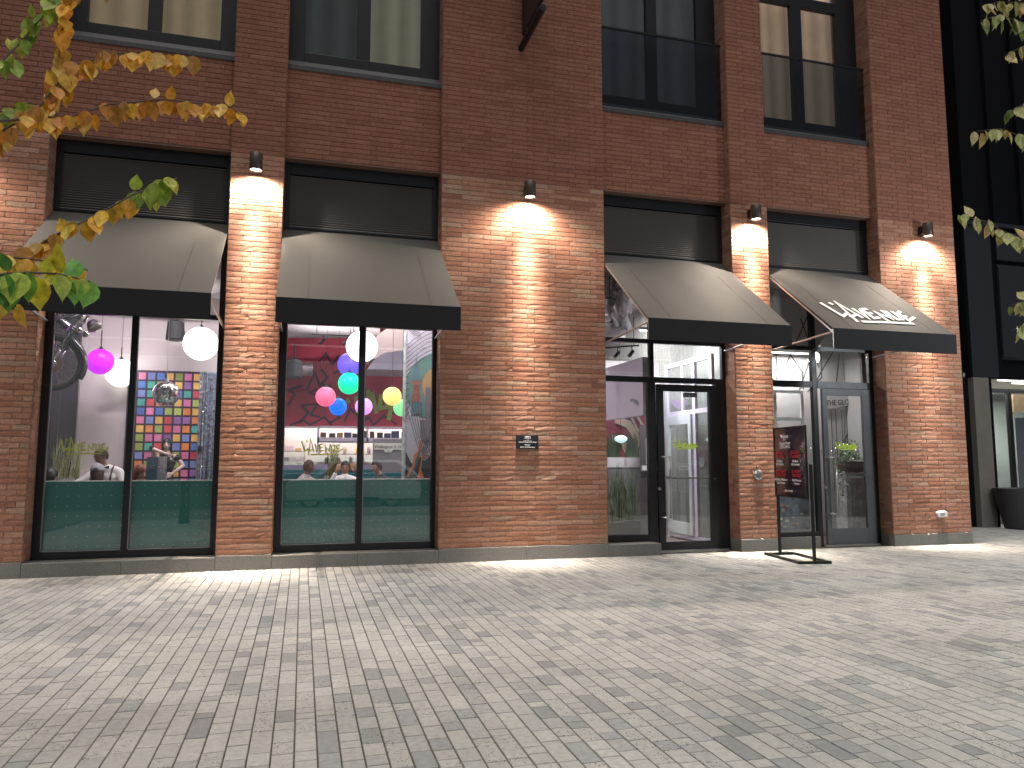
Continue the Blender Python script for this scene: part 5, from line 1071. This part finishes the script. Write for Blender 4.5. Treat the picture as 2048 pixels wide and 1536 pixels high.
m = MB(); m.lathe([(0, .82), (.3, .81), (.525, .80)], (15.60, 13.3, 0), 20); m.build('soil', mat('soil', (.03, .02, .015), rough=1), r)
# trees -----------------------------------------------------------------
LB=[
([(-0.77, 3.25, 3.56), (-0.96, 3.29, 3.46), (-1.0, 3.33, 3.37), (-1.02, 3.37, 3.3), (-1.04, 3.41, 3.24), (-1.07, 3.45, 3.11), (-1.09, 3.49, 2.99)],'o'),
([(-1.06, 3.2, 2.83), (-1.0, 3.24, 2.98), (-0.94, 3.28, 3.11), (-0.81, 3.32, 3.2), (-0.68, 3.36, 3.25), (-0.6, 3.4, 3.27), (-0.51, 3.44, 3.29)],'o'),
([(-1.29, 3.3, 2.72), (-1.21, 3.34, 2.82), (-1.12, 3.38, 2.92), (-1.0, 3.42, 2.94), (-0.85, 3.46, 3.04), (-0.64, 3.5, 3.11), (-0.37, 3.54, 3.13), (-0.31, 3.58, 3.11)],'o'),
([(-1.35, 3.4, 3.07), (-1.26, 3.44, 3.16), (-1.2, 3.48, 3.29), (-1.14, 3.52, 3.44), (-1.1, 3.56, 3.61)],'g'),
([(-1.14, 3.0, 2.12), (-1.04, 3.04, 2.22), (-0.91, 3.08, 2.34), (-0.79, 3.12, 2.44), (-0.67, 3.16, 2.55), (-0.58, 3.2, 2.62), (-0.53, 3.24, 2.66)],'oyg'),
([(-0.95, 2.5, 2.03), (-0.89, 2.54, 2.06), (-0.83, 2.58, 2.08), (-0.76, 2.62, 2.09), (-0.68, 2.66, 2.08)],'G'),
([(-1.11, 2.9, 2.21), (-1.04, 2.94, 2.21), (-0.96, 2.98, 2.22), (-0.87, 3.02, 2.22), (-0.79, 3.06, 2.21)],'y'),
([(-0.99, 2.6, 2.0), (-0.94, 2.64, 2.0), (-0.89, 2.68, 1.99)],'y'),
([(-1.38, 3.5, 2.87), (-1.28, 3.54, 2.93), (-1.25, 3.58, 3.03), (-1.2, 3.62, 3.08)],'g'),
]
RB=[
([(6.08, 4.6, 5.44), (5.79, 4.64, 5.39), (5.62, 4.68, 5.4), (5.46, 4.72, 5.35)],'p'),
([(5.92, 4.5, 5.13), (5.65, 4.54, 5.13), (5.49, 4.58, 5.2), (5.33, 4.62, 5.14)],'q'),
([(5.77, 4.4, 4.85), (5.56, 4.44, 4.86), (5.39, 4.48, 4.77)],'p'),
([(5.98, 4.6, 4.44), (5.76, 4.64, 4.49), (5.58, 4.68, 4.39)],'q'),
([(5.82, 4.5, 4.03), (5.61, 4.54, 4.13), (5.41, 4.58, 4.2), (5.21, 4.62, 4.17)],'p'),
([(5.6, 4.4, 3.07), (5.4, 4.44, 3.23), (5.24, 4.48, 3.3), (5.12, 4.52, 3.38), (4.89, 4.56, 3.42)],'p'),
([(5.7, 4.5, 2.78), (5.49, 4.54, 2.77), (5.39, 4.58, 2.73)],'q'),
([(5.55, 4.4, 2.55), (5.35, 4.44, 2.56), (5.27, 4.48, 2.51)],'q'),
]
def leaf(m, c, d, s, col, r):
    """pointed ovate leaf hanging from c along d, folded on its midrib"""
    d = Vector(d).normalized(); side = d.cross(Vector((r.uniform(-.75, .75), 1, r.uniform(-.3, .3)))).normalized(); n = d.cross(side); f = r.uniform(.05, .34)
    w_ = s * r.uniform(.30, .42); cur = r.uniform(-.35, .35)
    prof = [(0, 0), (.10, .55), (.28, .95), (.48, 1.0), (.68, .74), (.85, .34), (1.0, .03), (1.10, 0)]
    vs = []
    for t, k in prof:
        base = Vector(c) + d * s * t + n * (cur * s * t * t); vs += [base - side * w_ * k + n * w_ * k * f, base, base + side * w_ * k + n * w_ * k * f]
    m.add(vs, [(3 * i + j, 3 * i + j + 1, 3 * i + j + 4, 3 * i + j + 3) for i in range(len(prof) - 1) for j in (0, 1)], col)
LC = {'o': [(.76, .36, .03), (.80, .46, .05), (.62, .26, .03), (.78, .54, .15), (.50, .24, .05)], 'y': [(.74, .46, .05), (.62, .44, .05), (.74, .56, .09), (.66, .36, .05)], 'g': [(.30, .40, .05), (.40, .48, .06), (.22, .34, .05), (.50, .50, .08)],
      'G': [(.12, .33, .06), (.18, .40, .07), (.62, .62, .05), (.72, .62, .05), (.10, .27, .05), (.40, .50, .07)], 'p': [(.50, .47, .20), (.60, .54, .27), (.40, .42, .16), (.52, .40, .16)], 'q': [(.20, .27, .08), (.52, .49, .22), (.34, .38, .14)]}
def tree(nm, lb, base, BR, seed, ls, sp_, th=9, grp=None, extra=40):
    r = empty(nm, base, lb, 'tree', grp); q = random.Random(seed); b = Vector(base)
    hub = b + Vector((0, 0, 3.4)); m = MB()
    m.tube([b, b + Vector((.02, .02, .6)), b + Vector((-.03, .03, 2.0)), hub, hub + Vector((.05, .1, 1.5)), hub + Vector((.15, .1, 3.2))], [.13, .10, .085, .075, .05, .02], 12); m.build('trunk', 'bark', r, smooth=True)
    m = MB(); L = MB()
    for pts, cc in BR:
        P = [Vector(p) for p in pts]; start = b + Vector((0, 0, min(max(P[0].z * .75, 1.6), 4.2))); P2 = [start, start.lerp(P[0], .55) + Vector((0, 0, .12))] + P; jn = len(P2) - len(P)
        nP = len(P2); m.tube(P2, [.02 if i == 0 else (.009 if i == 1 else .0048 * (1 - i / nP) + .0016) for i in range(nP)], 6)
        dist = 0
        for i in range(1, len(P)):
            a, e = P[i - 1], P[i]; seg = (e - a).length; t = 0
            while t < seg:
                frac = (i - 1 + t / seg) / (len(P) - 1); ci = cc[min(len(cc) - 1, int(frac * len(cc)))]
                if q.random() < .86:
                    c = a.lerp(e, t / seg) + Vector((q.uniform(-.012, .012), q.uniform(-.03, .03), q.uniform(-.008, .008)))
                    d = Vector((q.uniform(-.32, .32), q.uniform(-.4, .4), -1 if q.random() < .92 else q.uniform(.2, .8)))
                    k = LC[ci]; leaf(L, c, d, ls * q.uniform(.65, 1.2) * (1.12 if ci == 'G' else 1), tuple(Vector(q.choice(k)) * q.uniform(.8, 1.15)), q)
                t += sp_ * q.uniform(.5, 1.6) * (.8 if ci == 'G' else 1)
    top = hub + Vector((.15, .1, 3.2))
    for k in range(extra * 12):
        c = top + Vector((q.gauss(0, .5), q.gauss(0, .5) - .3, q.gauss(-.6, .6)))
        leaf(L, c, (q.uniform(-.5, .5), q.uniform(-.5, .5), -1), ls * q.uniform(.7, 1.2), tuple(Vector(q.choice(LC['g'])) * q.uniform(.8, 1.2)), q)
    m.build('branch', 'bark', r, smooth=True); L.build('crown', 'leafm', r)
M['bark'] = mat('bark', (.10, .075, .05), rough=.9, bump=(60, .008), nz=(20, .3))
lm = bpy.data.materials.new('leafm'); lm.use_nodes = True; nt = lm.node_tree; bs = nt.nodes['Principled BSDF']; a = nt.nodes.new('ShaderNodeAttribute'); a.attribute_name = 'Col'
nz_ = nt.nodes.new('ShaderNodeTexNoise'); nz_.inputs['Scale'].default_value = 45; gg = nt.nodes.new('ShaderNodeNewGeometry'); nt.links.new(gg.outputs['Position'], nz_.inputs['Vector']); mr = nt.nodes.new('ShaderNodeMapRange'); mr.inputs[1].default_value = .3; mr.inputs[2].default_value = .7; mr.inputs[3].default_value = .7; mr.inputs[4].default_value = 1.25; nt.links.new(nz_.outputs['Fac'], mr.inputs[0])
mm = nt.nodes.new('ShaderNodeMix'); mm.data_type = 'RGBA'; mm.blend_type = 'MULTIPLY'; mm.inputs[0].default_value = 1; nt.links.new(a.outputs['Color'], mm.inputs[6]); nt.links.new(mr.outputs[0], mm.inputs[7]); nt.links.new(mm.outputs[2], bs.inputs['Base Color']); bs.inputs['Roughness'].default_value = .5
tl = nt.nodes.new('ShaderNodeBsdfTranslucent'); ms = nt.nodes.new('ShaderNodeMixShader'); ms.inputs[0].default_value = .35; nt.links.new(mm.outputs[2], tl.inputs[0]); nt.links.new(bs.outputs[0], ms.inputs[1]); nt.links.new(tl.outputs[0], ms.inputs[2]); nt.links.new(ms.outputs[0], nt.nodes['Material Output'].inputs[0]); M['leafm'] = lm
tree('street_tree', 'street tree at the left whose orange, yellow and green leafy twigs hang into the picture', (-2.75, 3.1, 0), LB, 7, .080, .0165)
tree('street_tree', 'street tree at the right whose pale green leafy twigs reach in before the dark building', (8.3, 4.2, 0), RB, 9, .118, .024)
r = empty('added_street_lamp', (12.6, 6.8, 0), 'assumed slim black street lamp, added out of view on the pavement to the right of the picture', 'street lamp')  # assumed lamp, out of view; added to brighten the right awning valance and pier
m = MB(); m.tube([(12.6, 6.8, 0), (12.6, 6.8, .5), (12.6, 6.8, 4.3)], [.08, .06, .045], 12); m.build('pole', 'blackm', r)
m = MB(); m.lathe([(0, 4.72), (.22, 4.66), (.24, 4.60), (.05, 4.58)], (12.6, 6.8, 0), 20); m.build('lamp_cap', 'blackm', r)
m = MB(); m.lathe([(.05, 4.3), (.13, 4.34), (.16, 4.57), (0, 4.575)], (12.6, 6.8, 0), 20); m.build('lamp_glass', mat('added_lamp_glass', (1, 1, 1), emis=((.93, .97, 1), 6)), r)
l = bpy.data.lights.new('added_lamp_light', 'POINT'); l.energy = 520; l.color = (.92, .97, 1); l.shadow_soft_size = .15
o = bpy.data.objects.new('added_lamp_light', l); COL.objects.link(o); o.parent = r; o.location = (-.05, 0, 4.15)
r2 = r.copy(); COL.objects.link(r2); r2.location = (4.6, -2.1, 0); r2['label'] = 'added slim black street lamp at the kerb, unseen behind the viewer'  # unseen copy added to light the mirrored car and the near ground
for ch in list(r.children):
    c = ch.copy(); COL.objects.link(c); c.parent = r2
r['group'] = r2['group'] = 'added street lamps'
# parked car reflected in the windows --------------------------------------
r = empty('parked_car', (2.0, -4.6, -.15), 'white sport utility car parked at the kerb behind the viewer, mirrored in the window', 'car')
pf = [(-.55, .28), (-.6, .75), (-.45, 1.0), (.35, 1.12), (.95, 1.62), (1.4, 1.72), (3.3, 1.70), (3.85, 1.3), (4.05, 1.15), (4.12, .6), (4.05, .3)]
m = MB(); m.prism([(x, -5.5, z - .15) for x, z in pf], (0, 1.85, 0)); m.build('body', mat('car_white', (.72, .73, .74), rough=.2, coat=1), r, bevel=.08)
m = MB(); m.prism([(.62, -5.52, 1.0), (1.08, -5.52, 1.42), (1.5, -5.52, 1.48), (3.2, -5.52, 1.46), (3.65, -5.52, 1.12), (3.6, -5.52, 1.0)], (0, 1.89, 0)); m.build('side_window', mat('car_glass', (.01, .012, .015), rough=.05, coat=1), r)
for x in (.3, 3.07):
    for y in (-5.42, -3.82):
        m = MB(); m.lathe([(.22, -.1), (.34, -.1), (.35, 0), (.34, .1), (.22, .1)], (x, y, .2), 30, 'Y'); w_ = m.build('wheel', 'rubber', r, smooth=False)
        m = MB(); m.lathe([(0, .10), (.06, .11), (.07, .06), (.2, .1), (.23, .11), (.24, .05)], (x, y, .2), 30, 'Y')
        for k in range(5): a = k * 1.2566; m.obox((x + .14 * math.cos(a), y + .1, .2 + .14 * math.sin(a)), (.09 * math.cos(a), 0, .09 * math.sin(a)), (0, .012, 0), (-.025 * math.sin(a), 0, .025 * math.cos(a)))
        m.build('rim', 'steel', w_)
B('trim', 'black', r, (.75, 2.6, -3.655, -3.63, .12, .26)); B('door_handle', 'chrome', r, (1.9, 2.05, -3.66, -3.62, .82, .85), (2.9, 3.02, -3.66, -3.62, .84, .87)); B('tail_light', mat('tail_red', (.5, .01, .01), rough=.2), r, (3.9, 4.10, -3.75, -3.64, .78, .95))
